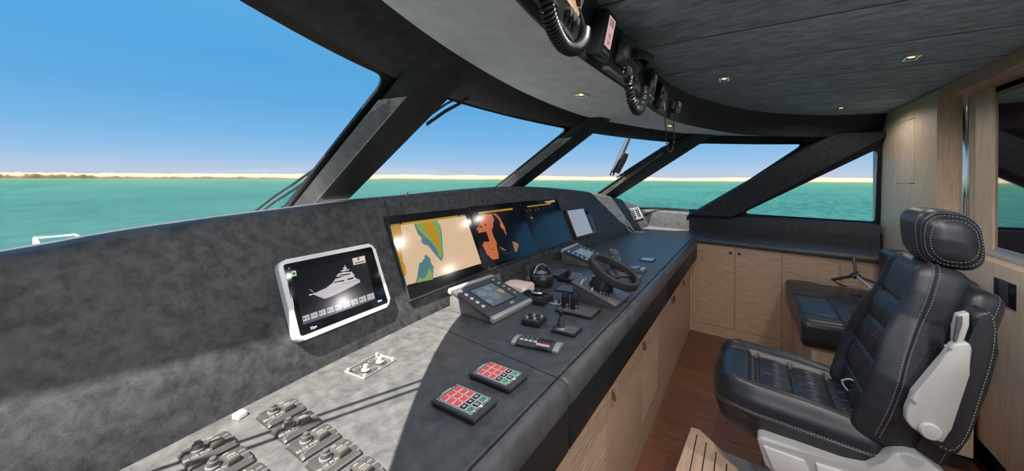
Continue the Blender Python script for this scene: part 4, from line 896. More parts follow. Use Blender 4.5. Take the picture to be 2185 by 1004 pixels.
o = MB().lathe([(.060, .007), (.059, .016), (.050, .04), (.037, .066), (.033, .074), (0, .075)], 32).build('hub_cone', M_black, t); o.matrix_local = Mt
for a_ in (200, 215, 230, 250): o = MB().lathe([(.004, 0), (.004, .004), (0, .005)], 8, Matrix.Translation((.062 * math.cos(R(a_)), .062 * math.sin(R(a_)), .010))).build('hub_button', M_red if a_ == 230 else M_lgrey, t); o.matrix_local = Mt
Mw = Mt @ Matrix.Translation((0.012, -.028, .108)) @ Matrix.Rotation(R(8), 4, 'X')
mb = MB(); RW = .118; n_ = 56; prof = rr_pts(.021, .040, .008, (0, 0), 4)
mb.grid(lambda u, v: (0, 0, 0), 1, 1); mb.bm.clear()
rows = [[((RW + p[0]) * math.cos(2 * math.pi * i / n_), (RW + p[0]) * math.sin(2 * math.pi * i / n_), p[1]) for p in prof] for i in range(n_)]; rows.append(rows[0])
mb.loft(rows, False); bmesh.ops.remove_doubles(mb.bm, verts=mb.bm.verts, dist=1e-6); o = mb.build('wheel_rim', M_blackm, t); o.matrix_local = Mw
mb = MB()
for a_ in (90, 210, 330):
    ca, sa = math.cos(R(a_)), math.sin(R(a_)); nx, ny = -sa, ca; h0, h1 = (.026, .032) if a_ == 90 else (.016, .02)
    mb.hull8([(.02 * ca - nx * h0, .02 * sa - ny * h0, -.022), (.02 * ca + nx * h0, .02 * sa + ny * h0, -.022), (RW * ca + nx * h1, RW * sa + ny * h1, -.008), (RW * ca - nx * h1, RW * sa - ny * h1, -.008)],
             [(.02 * ca - nx * h0, .02 * sa - ny * h0, -.014), (.02 * ca + nx * h0, .02 * sa + ny * h0, -.014), (RW * ca + nx * h1, RW * sa + ny * h1, .004), (RW * ca - nx * h1, RW * sa - ny * h1, .004)], .002, 1)
o = mb.build('spoke', M_black, t); o.matrix_local = Mw
o = MB().lathe([(.034, -.05), (.036, -.02), (.034, -.008), (.028, -.004), (0, -.003)], 28).build('hub_cap', M_black, t); o.matrix_local = Mw
# head lever behind the wheel, small chrome control, plate, toggle panel
q = P(1318, 568, Z=ZC); t = thing('thruster_lever', 'chrome and black cylindrical lever head behind the steering wheel', 'lever', (q.x, q.y, ZC), (0, 0, R(10)))
MB().box(-.07, .05, -.06, .04, 0, .02, .004).build('lever_base', M_dgrey, t)
Mh = Matrix.Translation((-.045, .02, .075)) @ Matrix.Rotation(R(70), 4, 'Y') @ Matrix.Rotation(R(-12), 4, 'X')
MB().lathe([(.030, -.07), (.034, -.06), (.034, -.055), (0.030, -.05), (.030, -.046)], 24, Mh).build('chrome_ring', M_chrome, t)
MB().lathe([(.028, -.048), (.031, -.04), (.031, -.012)], 24, Mh).build('grip_collar', M_dgrey, t); MB().lathe([(.030, -.010), (.033, -.006), (.033, .04), (.026, .046), (0, .047)], 24, Mh).build('grip_cap', M_mgrey, t)
MB().lathe([(.0335, .036), (.036, .04), (.0335, .044)], 24, Mh).build('chrome_ring', M_chrome, t); MB().hull8([(-.03, -.03, .01), (.01, -.03, .01), (.01, .02, .01), (-.03, .02, .01)], [(-.03, -.014, .07), (.0, -.014, .07), (.0, .014, .07), (-.03, .014, .07)], .003).build('lever_arm', M_chrome, t)
t, w, h = on_counter('chrome_control', 'small chrome control with two caps right of the steering wheel', 'switch', [(1347, 577), (1358, 571), (1376, 578), (1368, 584)])
MB().box(-w / 2, w / 2, -h / 2, h / 2, 0, .010, .002).build('base_plate', M_mgrey, t); MB().box(-w * .4, w * .4, -h * .05, h * .45, .010, .026, .004).build('cap', M_chrome, t); MB().box(-w * .35, w * .35, -h * .45, -h * .18, .010, .024, .004).build('cap', M_silver, t)
t, w, h = slab_dev('small silver name plate near the far end of the counter', [(1363, 554), (1372, 548), (1400, 552), (1392, 558)], .006, M_black, M_silver, 'plate', 'name_plate')
t, w, h = slab_dev('row of tiny toggle switches behind the wheel pod', [(1262, 594), (1275, 584), (1294, 588), (1281, 598)], .008, M_dgrey, None, 'switch', 'toggle_switches')
for i in range(4): MB().box(-w * .3, w * .25, -h * .4 + i * h * .22, -h * .4 + i * h * .22 + .008, .008, .013, .001, 1).build('toggle', M_lgrey, t)
q = P(1356, 599, Z=ZC); t = thing('ignition_pod', 'small black pod with chrome hoop under the wheel rim', 'switch', (q.x, q.y, ZC))
MB().box(-.04, .04, -.03, .03, 0, .03, .006).build('pod_body', M_mgrey, t); MB().tube([(-.05, -.01, .02), (-.05, .0, .06), (-.05, .03, .065)], .005, 8).build('hoop', M_chrome, t)
# ================================================================ CEILING LAMPS AND RADIOS
def downlight(x, y, z, label, ang=0.0, w=LAMP_W, vis=True):
    t = thing('ceiling_downlight', label, 'lamp', (x, y, z), (0, 0, ang), group='recessed ceiling downlights')
    mb = MB(); W_, H_ = .046, .026
    for q in ((-W_, W_, -H_, -H_ + .009), (-W_, W_, H_ - .009, H_), (-W_, -W_ + .009, -H_ + .009, H_ - .009), (W_ - .009, W_, -H_ + .009, H_ - .009)): mb.box(q[0], q[1], q[2], q[3], -.004, .004, .001, 1)
    mb.build('frame', M_chrome, t)
    MB().rrect(.074, .034, .004, .0035, .0045).build('reflector', M_silver, t)
    MB().lathe([(.004, 0), (.012, -.0015), (.012, .0), (.010, .002)], 16, Matrix.Translation((0, 0, .001))).build('bulb', M_warm, t)
    l = bpy.data.lights.new('lamp_light', 'SPOT'); l.energy = w * 7; l.color = (1, .95, .91); l.spot_size = R(168); l.spot_blend = .35; l.shadow_soft_size = .025
    lo = bpy.data.objects.new('lamp_light', l); C.objects.link(lo); lo.parent = t; lo.location = (0, 0, -.012); lo['kind'] = 'helper'
    return t
pa = P(1545, 168, Z=ZT); downlight(pa.x, pa.y, ZT - .001, 'recessed chrome downlight in the upper ceiling, second from the curved fascia', w=1.2)
pa = P(1945, 122, Z=ZT); downlight(pa.x, pa.y, ZT - .001, 'recessed chrome downlight in the upper ceiling nearest the wooden back wall', w=1.4)
pa = P(1795, 230, Z=ZT); downlight(pa.x, pa.y, ZT - .001, 'small recessed downlight in the farthest corner of the upper ceiling', w=1.3)
pa = P(1240, 203, Z=ZS); downlight(pa.x, pa.y, ZS + .001, 'recessed chrome downlight in the pale soffit above the monitors', w=.35)
pa = P(1428, 268, Z=ZS); downlight(pa.x, pa.y, ZS + .001, 'recessed downlight in the far end of the pale soffit by the dangling cord', w=.35)
for x, y, wd in ((.9, .05, 'by the fascia'), (1.0, -.72, 'by the back wall'), (-.5, -.35, 'farthest to port'), (.1, -.8, 'in the port aft corner')): downlight(x, y, ZT - .001, 'unseen downlight added behind the camera to brighten the room, ' + wd, w=4.6)  # unseen lamps, added to supply most of the room's light

# fascia frames: local x along the fascia (to starboard), y up the face, z out of it towards the helm
def fascia_at(x, zmid=2.055):
    i = min(range(NN), key=lambda k: abs((cFb[k].x + cFt[k].x) / 2 - x)); i = max(1, min(NN - 1, i))
    u = (zmid - ZS) / (ZT - ZS); p = cFb[i].lerp(cFt[i], u); p.z = zmid; tx = (cFb[i + 1] - cFb[i - 1]); tx.z = 0; tx.normalize()
    k = min(range(NN), key=lambda k: abs(cFb[k].x - x)); kt = min(range(NN), key=lambda k: abs(cFt[k].x - x))
    fp = cFb[k].lerp(cFt[kt], u); fp = Vector((x, fp.y, zmid)); up = (cFt[kt] - cFb[k]); up.normalize()
    up = (up - tx * up.dot(tx)).normalized(); nz_ = tx.cross(up)
    return Matrix((tx, up, nz_)).transposed().to_4x4(), fp
def on_fascia(name, label, cat, x, z=2.055, out=0.0, group=None):
    m, p = fascia_at(x, z); t = thing(name, label, cat, group=group); m.translation = p + m.to_3x3() @ Vector((0, 0, out)); t.matrix_world = m; bpy.context.view_layer.update(); return t, m
def coil(path, r, wr, turns, n=6):
    pts = spline(path, 400); L = [0]
    for a, b in zip(pts, pts[1:]): L.append(L[-1] + (b - a).length)
    N = turns * 12; out = []; up = None; j = 0
    for i in range(N + 1):
        s_ = L[-1] * i / N
        while j < len(L) - 2 and L[j + 1] < s_: j += 1
        u = (s_ - L[j]) / max(1e-9, L[j + 1] - L[j]); p = pts[j].lerp(pts[j + 1], u); t = (pts[j + 1] - pts[j]).normalized()
        if up is None: up = t.orthogonal().normalized()
        up = (up - t * up.dot(t)).normalized(); w = t.cross(up); a = 2 * math.pi * i / 12
        out.append(p + (up * math.cos(a) + w * math.sin(a)) * r)
    return MB().tube(out, wr, n)
# 1: big radio with cream labels and a thick coiled cord
t, m = on_fascia('radio_unit', 'black radio panel with cream label strips at the top edge of the picture', 'radio', .885, 2.05)
MB().box(-.16, .135, -.07, .065, -.02, .018, .006).build('housing', M_black, t)
MB().box(-.01, .125, -.015, .06, .018, .020, .001, 1).build('label_plate', M_label, t, label='cream coloured printed label plate')
mb = MB()
for i in range(5): mb.box(.01 + .022 * i, .024 + .022 * i, .03, .034, .020, .0205); mb.box(.01 + .022 * i, .02 + .022 * i, .008, .012, .020, .0205)
mb.build('label_print', M_blackm, t)
for i in range(3): MB().lathe([(.011, .018), (.011, .036), (.008, .038), (.0, .038)], 14, Matrix.Translation((.03 + .034 * i, -.035, 0))).build('knob', M_dgrey, t)
for i in range(4): MB().box(-.14, -.03, -.05 + .018 * i, -.045 + .018 * i, .018, .020).build('vent_slot', M_dgrey, t)
MB().box(-.165, .14, -.083, -.07, -.01, .024, .004).build('bottom_bar', M_dgrey, t)
cp = [P(1163, -45, Y=.30), P(1166, 10, Y=.30), P(1180, 60, Y=.305), P(1203, 98, Y=.31), P(1226, 104, Y=.31), P(1243, 88, Y=.32), P(1248, 66, Y=.34), P(1243, 40, Y=.37), P(1236, 18, Y=.39)]
cd = thing('coiled_cord', 'thick coiled black radio cord hanging in a loop at the top of the picture', 'cord')
coil(cp[:7], .0120, .0033, 46).build('coil', M_black, cd)
MB().tube(spline(cp[6:], 14), .003, 8).build('lead', M_black, cd)
MB().lathe([(.004, 0), (.007, .003), (.0085, .03), (.0085, .04), (.004, .044)], 12, Matrix.Translation(P(1236, 12, Y=.37)) @ Euler((0, R(-75), R(20))).to_matrix().to_4x4()).build('plug', M_dgrey, cd)
mb = MB()
for i in range(34):
    u = .25 + .75 * i / 33; p = spline(cp[:7], 60)[int(u * 60)]; mb.lathe([(.0001, -.0011), (.0011, 0), (.0001, .0011)], 5, Matrix.Translation(p + Vector((.0105, -.0075, .004))), False)
o = mb.build('bead_line', M_orange, cd, kind='stuff')
# 2: small display with pink screen
t, m = on_fascia('fascia_display', 'small black display with a pale pink lit screen on the ceiling fascia', 'display', 1.215, 2.045)
MB().box(-.055, .055, -.075, .075, -.02, .045, .006).build('housing', M_black, t)
MB().box(-.028, .036, -.035, .062, .045, .0465, .001, 1).build('screen', S((236, 190, 190), .75), t)
text('02', .02, M_blackm, t, (.004, .002, .0468), (0, 0, R(0)), 'lettering'); text('307', .016, M_blackm, t, (.004, -.02, .0468), name='lettering')
mb = MB()
for i in range(4): mb.box(-.02, .028, .052 - .006 * i, .0545 - .006 * i, .0465, .0467)
mb.build('screen_print', M_blackm, t)
for i in range(4): MB().lathe([(.006, .045), (.006, .05), (0, .05)], 10, Matrix.Translation((-.025 + .018 * i, -.055, 0))).build('button', M_dgrey, t)
# 3: handset in its cradle
t, m = on_fascia('handset_radio', 'bulky black radio telephone with handset cradle on the fascia', 'radio', 1.53, 2.05)
MB().box(-.20, .16, -.075, .068, -.02, .02, .008).build('base_plate', M_black, t)
MB().hull8([(-.16, -.055, .02), (.10, -.055, .02), (.10, .06, .02), (-.16, .06, .02)], [(-.14, -.03, .075), (.07, -.03, .062), (.07, .05, .055), (-.14, .05, .07)], .012, 3).build('cradle', M_dgrey, t)
MB().box(-.06, .045, -.02, .02, .066, .078, .004).build('cradle_recess', M_black, t)
MB().tube([(-.13, -.01, .085), (-.08, .0, .105), (.0, .01, .108), (.06, .0, .085)], [.02, .015, .015, .019], 12).build('handset', M_black, t)
for i in range(5): MB().box(.108 + .0, .15, -.055 + .022 * i, -.04 + .022 * i, .02, .026, .002).build('button', M_dgrey, t)
MB().box(-.20, .16, -.09, -.075, -.01, .022, .003).build('bottom_bar', M_mgrey, t)
cp = [P(1330, 108, Y=.30), P(1334, 130, Y=.30), P(1338, 150, Y=.31), P(1340, 168, Y=.32), P(1343, 190, Y=.32), P(1348, 215, Y=.32), P(1356, 234, Y=.32), P(1364, 236, Y=.32), P(1372, 222, Y=.33), P(1377, 204, Y=.34), P(1378, 188, Y=.36)]
cd = thing('coiled_cord', 'coiled black handset cord looping below the radio telephone', 'cord')
coil(cp[2:], .0125, .0034, 44).build('coil', M_black, cd); MB().tube(spline(cp[:3], 12), .003, 8).build('lead', M_black, cd)
MB().tube([cp[-1], P(1368, 163, Y=.37), P(1345, 163, Y=.38)], .0032, 8).build('lead', M_black, cd)
# 4, 5: narrow radios
t, m = on_fascia('narrow_radio', 'narrow black fascia radio with grey screen right of the telephone', 'radio', 1.98, 2.052)
MB().box(-.06, .07, -.068, .062, -.02, .03, .006).build('housing', M_black, t)
MB().box(-.005, .052, -.01, .05, .03, .032, .002, 1).build('screen', S((70, 84, 92), .6), t)
mb = MB()
for i in range(3):
    for j in range(2): mb.box(.0 + .018 * i, .012 + .018 * i, -.04 + .014 * j, -.032 + .014 * j, .03, .033, .001, 1)
mb.build('keypad', M_dgrey, t); MB().box(-.055, .068, -.074, -.064, -.01, .034, .003).build('bottom_bar', M_mgrey, t)
t, m = on_fascia('narrow_radio', 'narrow black fascia radio with lined grille and red mark beside the handheld microphone', 'radio', 2.26, 2.045)
MB().box(-.07, .075, -.065, .06, -.02, .03, .006).build('housing', M_black, t)
mb = MB()
for i in range(5): mb.box(-.02, .055, .045 - .014 * i, .049 - .014 * i, .03, .032)
mb.build('grille', M_mgrey, t); MB().box(.035, .045, -.02, -.012, .03, .033).build('button', M_red, t); MB().box(-.02, .06, -.06, -.035, .03, .034, .002).build('label_plate', M_mgrey, t)
for k_ in range(2): MB().lathe([(.009, .03), (.009, .04), (0, .04)], 12, Matrix.Translation((-.045, -.03 + .04 * k_, 0))).build('knob', M_dgrey, t)
# 6: fist microphone with cord
t, m = on_fascia('handheld_microphone', 'black fist microphone hung on the fascia with its cord dangling', 'microphone', 2.56, 2.03)
MB().rbox(.03, .042, .018, .012, 8, None, (0, 0, .03)).build('microphone_body', M_black, t)
mb = MB()
for i in range(6): mb.box(.006, .031, -.03 + .01 * i, -.026 + .01 * i, .040, .0485)
mb.build('grille', M_mgrey, t); MB().box(-.05, -.034, -.02, .03, -.01, .03, .003).build('hanger', M_dgrey, t); MB().box(-.018, -.004, .012, .03, .047, .050, .001).build('button', M_red, t)
q0 = m @ Vector((0, -.045, .03)); cd = thing('microphone_cord', 'thin black microphone cord dangling in front of the third raked pillar', 'cord')
a = [P(1416, 215, Y=.41), P(1418, 245, Y=.40), P(1421, 285, Y=.40), P(1422, 300, Y=.40), P(1424, 316, Y=.40), P(1429, 325, Y=.40), P(1435, 317, Y=.40), P(1438, 300, Y=.40), P(1438, 285, Y=.40), P(1438, 255, Y=.40), q0]
MB().tube(spline(a[:4], 20), .0025, 6).build('lead', M_black, cd); coil(a[3:9], .0055, .0022, 26).build('coil', M_black, cd); MB().tube(spline(a[8:], 16), .0025, 6).build('lead', M_black, cd)
# ================================================================ HELM SEAT
def stitches(surf, path, par, name='stitching', gap=.0100, L=.0060, off=.0008, r=.0009, m=None):
    bm = bmesh.new(); bm.from_mesh(surf.data); bv = BVHTree.FromBMesh(bm); pts = spline(path, 300); mb = MB()
    q = []
    for p in pts:
        h = bv.find_nearest(p)
        q.append((h[0] + h[1] * off, h[1]))
    acc = 0; nxt = 0
    for i in range(1, len(q)):
        a, b = q[i - 1][0], q[i][0]; d = (b - a).length
        while acc + d > nxt and d > 1e-6:
            u = (nxt - acc) / d; p = a.lerp(b, u); t = (b - a).normalized(); nm = q[i][1]; s_ = t.cross(nm).normalized()
            e0, e1 = p - t * L / 2, p + t * L / 2
            mb.hull8([tuple(e0 - s_ * r), tuple(e1 - s_ * r), tuple(e1 + s_ * r), tuple(e0 + s_ * r)], [tuple(e0 - s_ * r * .6 + nm * r), tuple(e1 - s_ * r * .6 + nm * r), tuple(e1 + s_ * r * .6 + nm * r), tuple(e0 + s_ * r * .6 + nm * r)])
            nxt += gap
        acc += d
    bm.free(); o = mb.build(name, m or M_thread, par, kind='stuff', ang=180); return o
def wr(x, y, k=1.0, f=1.0):   # ruching
    return k * (.72 * math.sin(f * 178 * x + 1.5 * math.sin(f * 38 * y + 6 * x) + .8 * math.sin(61 * y)) * (.65 + .35 * math.sin(27 * y + 41 * x)) + .28 * math.sin(f * 97 * x + 2.2 * math.sin(f * 29 * y + 1.3)))
CX0 = 2.09
seat_t = thing('helm_chair', 'black leather helm seat with headrest, white stitching and grey folded armrest', 'chair', (CX0, -.20, 0))
sx0, sy0 = .27, .285      # half width, half depth
def sm(a, b, x): u = max(0, min(1, (x - a) / (b - a))); return u * u * (3 - 2 * u)
seams = (.105, -.03, -.165)
def seat_fn(x, y, z):
    top = sm(-.02, .05, z)
    ins = 1 - sm(.155, .185, abs(x)); iny = 1 - sm(.125, .15, y)
    c = ins * iny
    bol = sm(.16, .215, abs(x)) * (1 - sm(.23, .262, abs(x)))
    zz = z + top * (.030 * bol * (1 - .35 * sm(-.05, -.27, y)) - .018 * c - .000)
    for s_ in seams: zz -= top * .014 * ins * math.exp(-((y - s_) / .007) ** 2) * (1 if s_ > .1 else 1)
    zz -= top * .012 * math.exp(-((abs(x) - .168) / .006) ** 2) * (1 - sm(.13, .16, y))
    if c > .01: zz += top * c * wr(x, y, .0034) * (1 - .6 * math.exp(-((y + .03) / .05) ** 2) * 0)
    zz += top * .012 * c * sum(math.exp(-((y - m_) / .05) ** 2) for m_ in (.04, -.10, -.23))
    zz += -.16 * (.275 - y) * top * .55 - .02 * sm(.2, .29, y) * top   # slopes back, rounded nose
    if z < 0: zz += .02 * sm(.0, .28, y) ; 
    xx = x * (1 - .06 * sm(.1, .28, y) - .05 * sm(.05, -.11, z)); yy = y - .02 * sm(0, -.11, z) * sm(.1, .27, y)
    yy -= .035 * (abs(x) / sx0) ** 2 * sm(.1, .27, y)
    return (xx, yy, zz)
mb = MB(); mb.rbox(sx0, sy0, .115, .055, 88, seat_fn, nz=14); seat = mb.build('seat', M_seatl, seat_t, loc=(-.005, .055, .558), ang=180)
for k_, dz in ((0, .0), (1, -.014)):
    pth = [(-sx0 * 1.05, y, .040 + dz - .16 * (.275 - y) * .45) for y in (-.26, -.15, 0, .12, .2)] + [(-sx0 * .93, .26, .036 + dz), (-.15, .31, .034 + dz), (0, .32, .034 + dz), (.15, .31, .034 + dz)]
    stitches(seat, pth, seat)
def piping(surf, path, par, r=.003, m=None):
    bm = bmesh.new(); bm.from_mesh(surf.data); bv = BVHTree.FromBMesh(bm); pts = [bv.find_nearest(p)[0] for p in spline(path, 60)]; bm.free(); return MB().tube(pts, r, 6).build('piping', m or M_seatl, par)
piping(seat, [(-sx0 * 1.05, y, .033 - .16 * (.275 - y) * .45) for y in (-.26, -.15, 0, .12, .2)] + [(-sx0 * .93, .26, .030), (-.15, .31, .028), (0, .32, .028), (.15, .31, .028)], seat)
# backrest
bz0, lean = .60, R(-19)
def half_w(z):           # half width along the height of the backrest (z local -.33 .. .33)
    return interp(((-.33, .245), (-.2, .268), (-.08, .262), (.04, .222), (.14, .19), (.24, .176), (.33, .155)), z)
bse = ((.12, 0), (-.02, 0), (-.15, 0))
def back_fn(x, y, z):
    hw = half_w(z); k = hw / .268; X = x * k; fr = sm(-.02, .05, y); ax = abs(X) / hw
    inn = (1 - sm(.66, .76, ax)); ctr_ = inn * (1 - sm(.15, .17, z)) * sm(-.34, -.3, z)
    bol = sm(.70, .82, ax) * (1 - sm(.86, .98, ax)) * (1 - sm(.0, .22, z))
    Y = y + fr * (.026 * bol - .010 * inn)
    for s_ in (.165, .04, -.09, -.22): Y -= fr * .012 * inn * math.exp(-((z - s_) / .006) ** 2)
    Y -= fr * .011 * math.exp(-((ax - .71) / .022) ** 2)
    if ctr_ > .01: Y += fr * ctr_ * wr(X, z, .0032, .95) + fr * ctr_ * .010 * sum(math.exp(-((z - m_) / .045) ** 2) for m_ in (.1, -.025, -.155))
    Y -= .02 * (1 - fr) * (-1) * 0
    return (X, Y, z)
BT = Matrix.Translation((-.035, -.165, .64)) @ Matrix.Rotation(R(15), 4, 'X') @ Matrix.Translation((0, -.06, .30))
mb = MB(); mb.rbox(.268, .075, .34, .05, 84, back_fn, nz=96); back = mb.build('backrest', M_chairl, seat_t, ang=180); back.matrix_local = BT
for dy in (0, -.016):
    pth = [(-half_w(z) * 1.06, .03 + dy + .016 * (1 - sm(.0, .22, z)), z) for z in (-.30, -.2, -.1, 0, .1, .2, .28, .32)] + [(-.12, .035 + dy, .345), (0, .035 + dy, .35), (.12, .035 + dy, .345)]
    stitches(back, pth, back)
piping(back, [(-half_w(z) * 1.06, .022 + .016 * (1 - sm(.0, .22, z)), z) for z in (-.30, -.2, -.1, 0, .1, .2, .28, .32)] + [(-.12, .027, .345), (0, .027, .35), (.12, .027, .345)], back, .0035)
# back shell
def shell_fn(x, y, z): k = half_w(z) / .268 ; return (x * (k * .55 + .45), y, z)
mb = MB(); mb.rbox(.262, .045, .31, .035, 24, shell_fn, (0, -.095, -.01)); sh = mb.build('back_shell', M_chairl, seat_t, ang=180); sh.matrix_local = BT
stitches(sh, [(-.27, -.125, -.3), (-.27, -.125, -.1), (-.265, -.125, .1), (-.255, -.125, .24), (-.21, -.125, .31), (-.1, -.125, .32), (.1, -.125, .32)], sh)
# headrest
def head_fn(x, y, z): return (x * (1 - .10 * abs(z) / .1), y * (1 - .12 * (abs(x) / .16) ** 2) + .02 * (z / .1) - .0, z * (1 - .10 * (abs(x) / .16) ** 2) + 0)
HT = BT @ Matrix.Translation((-.03, .012, .437)) @ Matrix.Rotation(R(-8), 4, 'X')
mb = MB(); mb.rbox(.140, .085, .105, .066, 26, head_fn); hd = mb.build('headrest', M_chairl, seat_t, ang=180); hd.matrix_local = HT
for k_, rx in ((0, 1.0), (1, .86)):
    pth = [(-.148 + .012 * k_, .078 * rx * math.cos(R(a_)), .1 * rx * math.sin(R(a_))) for a_ in range(0, 361, 20)] if k_ else [(-.128, .09 * math.cos(R(a_)), .115 * math.sin(R(a_))) for a_ in range(0, 361, 20)]
    stitches(hd, pth, hd)
stitches(hd, [(-.085, .09 * math.cos(R(a_)), .12 * math.sin(R(a_))) for a_ in range(-60, 150, 15)], hd); stitches(hd, [(.10, .09 * math.cos(R(a_)), .12 * math.sin(R(a_))) for a_ in range(-60, 150, 15)], hd)
piping(hd, [(-.108, .09 * math.cos(R(a_)), .12 * math.sin(R(a_))) for a_ in range(-60, 150, 15)], hd, .0032, M_chairl)
o = MB().tube([(-.07, -.03, .3), (-.07, -.03, .42)], .008, 10).tube([(.07, -.03, .3), (.07, -.03, .42)], .008, 10).build('headrest_post', M_chrome, seat_t); o.matrix_local = BT
# folded up near armrest
def yz(pts, X): return [P(a, b, X=X) for a, b in pts]
O = Vector((CX0, -.20, 0)); XA = 1.775
def slabx(pts, X, x0, x1, bev, nm, m):
    loc = [Vector((0, p.y - O.y, p.z)) for p in yz(pts, X)]
    if sum((b.y - a.y) * (b.z + a.z) for a, b in zip(loc, loc[1:] + loc[:1])) > 0: loc.reverse()
    return MB().prism([(x0 - O.x, p.y, p.z) for p in loc], (0, 0, 0), (x1 - x0, 0, 0), bev, 4).build(nm, m, seat_t, ang=60)
arm = slabx([(2066, 668), (2085, 658), (2108, 660), (2121, 690), (2119, 745), (2095, 830), (2062, 925), (2035, 960), (2004, 952), (1975, 925), (2010, 860), (2062, 735)], 1.75, 1.72, 1.80, .018, 'armrest_pad', M_chairl)
_e = [P(*q, X=1.722) - O for q in ((2112, 664), (2121, 700), (2116, 760), (2092, 840), (2062, 925), (2034, 958), (2004, 950))]; stitches(arm, _e, arm)
br = slabx([(2026, 727), (2060, 724), (2067, 738), (2060, 790), (2022, 905), (2006, 936), (1975, 926), (1938, 903), (1927, 888), (1928, 866), (1944, 832), (1975, 795), (2000, 765)], 1.735, 1.708, 1.745, .008, 'armrest_bracket', M_lgrey)
slabx([(2038, 668), (2062, 662), (2062, 690), (2048, 730), (2030, 730), (2032, 695)], 1.74, 1.718, 1.752, .005, 'armrest_bracket', M_lgrey)
slabx([(2043, 676), (2053, 674), (2052, 692), (2040, 728), (2034, 728)], 1.715, 1.712, 1.722, .001, 'slot_cover', M_mgrey)
kp = P(1984, 918, X=1.705); MB().lathe([(.027, 0), (.027, .006), (.022, .012), (0, .014)], 28, Matrix.Translation((kp.x - O.x, kp.y - O.y, kp.z)) @ Matrix.Rotation(R(-90), 4, 'Y')).build('pivot_cap', M_lgrey, seat_t)
for q in ((2018, 737), (2027, 741), (1943, 848), (1951, 856)): p = P(*q, X=1.706); MB().lathe([(.0045, 0), (.0045, .003), (0, .004)], 10, Matrix.Translation((p.x - O.x, p.y - O.y, p.z)) @ Matrix.Rotation(R(-90), 4, 'Y')).build('screw', M_silver, seat_t)
# grey side rail under the seat
slabx([(1614, 928), (1624, 924), (1700, 950), (1800, 986), (1850, 996), (1885, 975), (1905, 958), (1930, 955), (1965, 968), (2010, 1000), (2040, 1040), (1990, 1130), (1880, 1120), (1760, 1060), (1660, 1010), (1632, 985)], 1.79, 1.765, 1.835, .010, 'side_rail', M_lgrey)
slabx([(1628, 948), (1716, 980), (1730, 1010), (1712, 1020), (1650, 1000)], 1.765, 1.757, 1.768, .003, 'rail_panel', M_white)
slabx([(1740, 985), (1800, 1004), (1850, 1020), (1840, 1060), (1750, 1030)], 1.765, 1.757, 1.768, .003, 'rail_panel', M_white)
# pedestal and footrest
MB().lathe([(.23, 0), (.23, .015), (.21, .025), (.07, .03), (.065, .44), (.12, .455), (.12, .47), (0, .47)], 32, Matrix.Translation((.0, .0, 0))).build('pedestal', M_lgrey, seat_t)
fr = [P(1480, 909, Z=.2), P(1500, 912, Z=.2), P(1546, 962, Z=.2), P(1580, 1010, Z=.2)]
fpoly = [(2.20, .255), (2.205, .215), (2.09, .10), (2.0, .035), (1.80, .02), (1.62, .08), (1.60, .28), (1.62, .29)]
ft = MB(); slab(ft, [(x - O.x, y - O.y) for x, y in fpoly], .172, .20); bmesh.ops.bevel(ft.bm, geom=[e for e in ft.bm.edges if e.is_manifold and e.calc_face_angle(0) > .5], offset=.003, segments=2, affect='EDGES')
fo = ft.build('footrest', M_teak, seat_t)
for y_, xa, xb in ((.222, 1.66, 2.155), (.175, 1.66, 2.115), (.128, 1.66, 2.07), (.08, 1.68, 2.01)): MB().box(xa - O.x, xb - O.x, y_ - .0025 - O.y, y_ + .0025 - O.y, .1985, .2006, .0005, 1).build('caulk_line', M_groove, fo)
ft = MB(); slab(ft, [((x - 1.9) * 1.012 + 1.9 - O.x, (y - .16) * 1.03 + .16 - O.y) for x, y in fpoly], .150, .172); ft.build('footrest_tray', M_lgrey, seat_t)
MB().hull8([(-.05, .1, .12), (.05, .1, .12), (.05, .3, .15), (-.05, .3, .15)], [(-.05, .1, .16), (.05, .1, .16), (.05, .3, .17), (-.05, .3, .17)]).build('footrest_arm', M_lgrey, seat_t)
# pouch on the seat
t = thing('pouch', 'small black pouch with a white rim lying on the seat', 'pouch', P(1828, 838, X=2.08))
def pl(pts): c_ = t.location; return [P(a, b, X=2.08 + (a - 1828) * -.0007) - c_ for a, b in pts]
lp = spline(pl([(1796, 811), (1812, 808), (1826, 815), (1840, 827), (1850, 838), (1853, 852), (1846, 865), (1832, 852), (1815, 838), (1802, 824), (1796, 811)]), 50)
mb = MB(); mb.tube(lp[:-1], .0035, 8, closed=True); mb.build('white_rim', M_white, t)
mb = MB(); mb.tube(spline(pl([(1819, 820), (1816, 832), (1824, 846), (1840, 861)]), 16), .0022, 8); mb.build('white_seam', M_white, t)
cc = sum(lp, Vector()) / len(lp); mb = MB(); n1 = Vector((.35, -.2, -.5)).normalized() * .03
mb.loft([[tuple(p) for p in lp[:-1]], [tuple(cc + (p - cc) * .8 + n1 * .6) for p in lp[:-1]], [tuple(cc + (p - cc) * .35 + n1) for p in lp[:-1]]], True); mb.build('pouch_body', M_black, t)
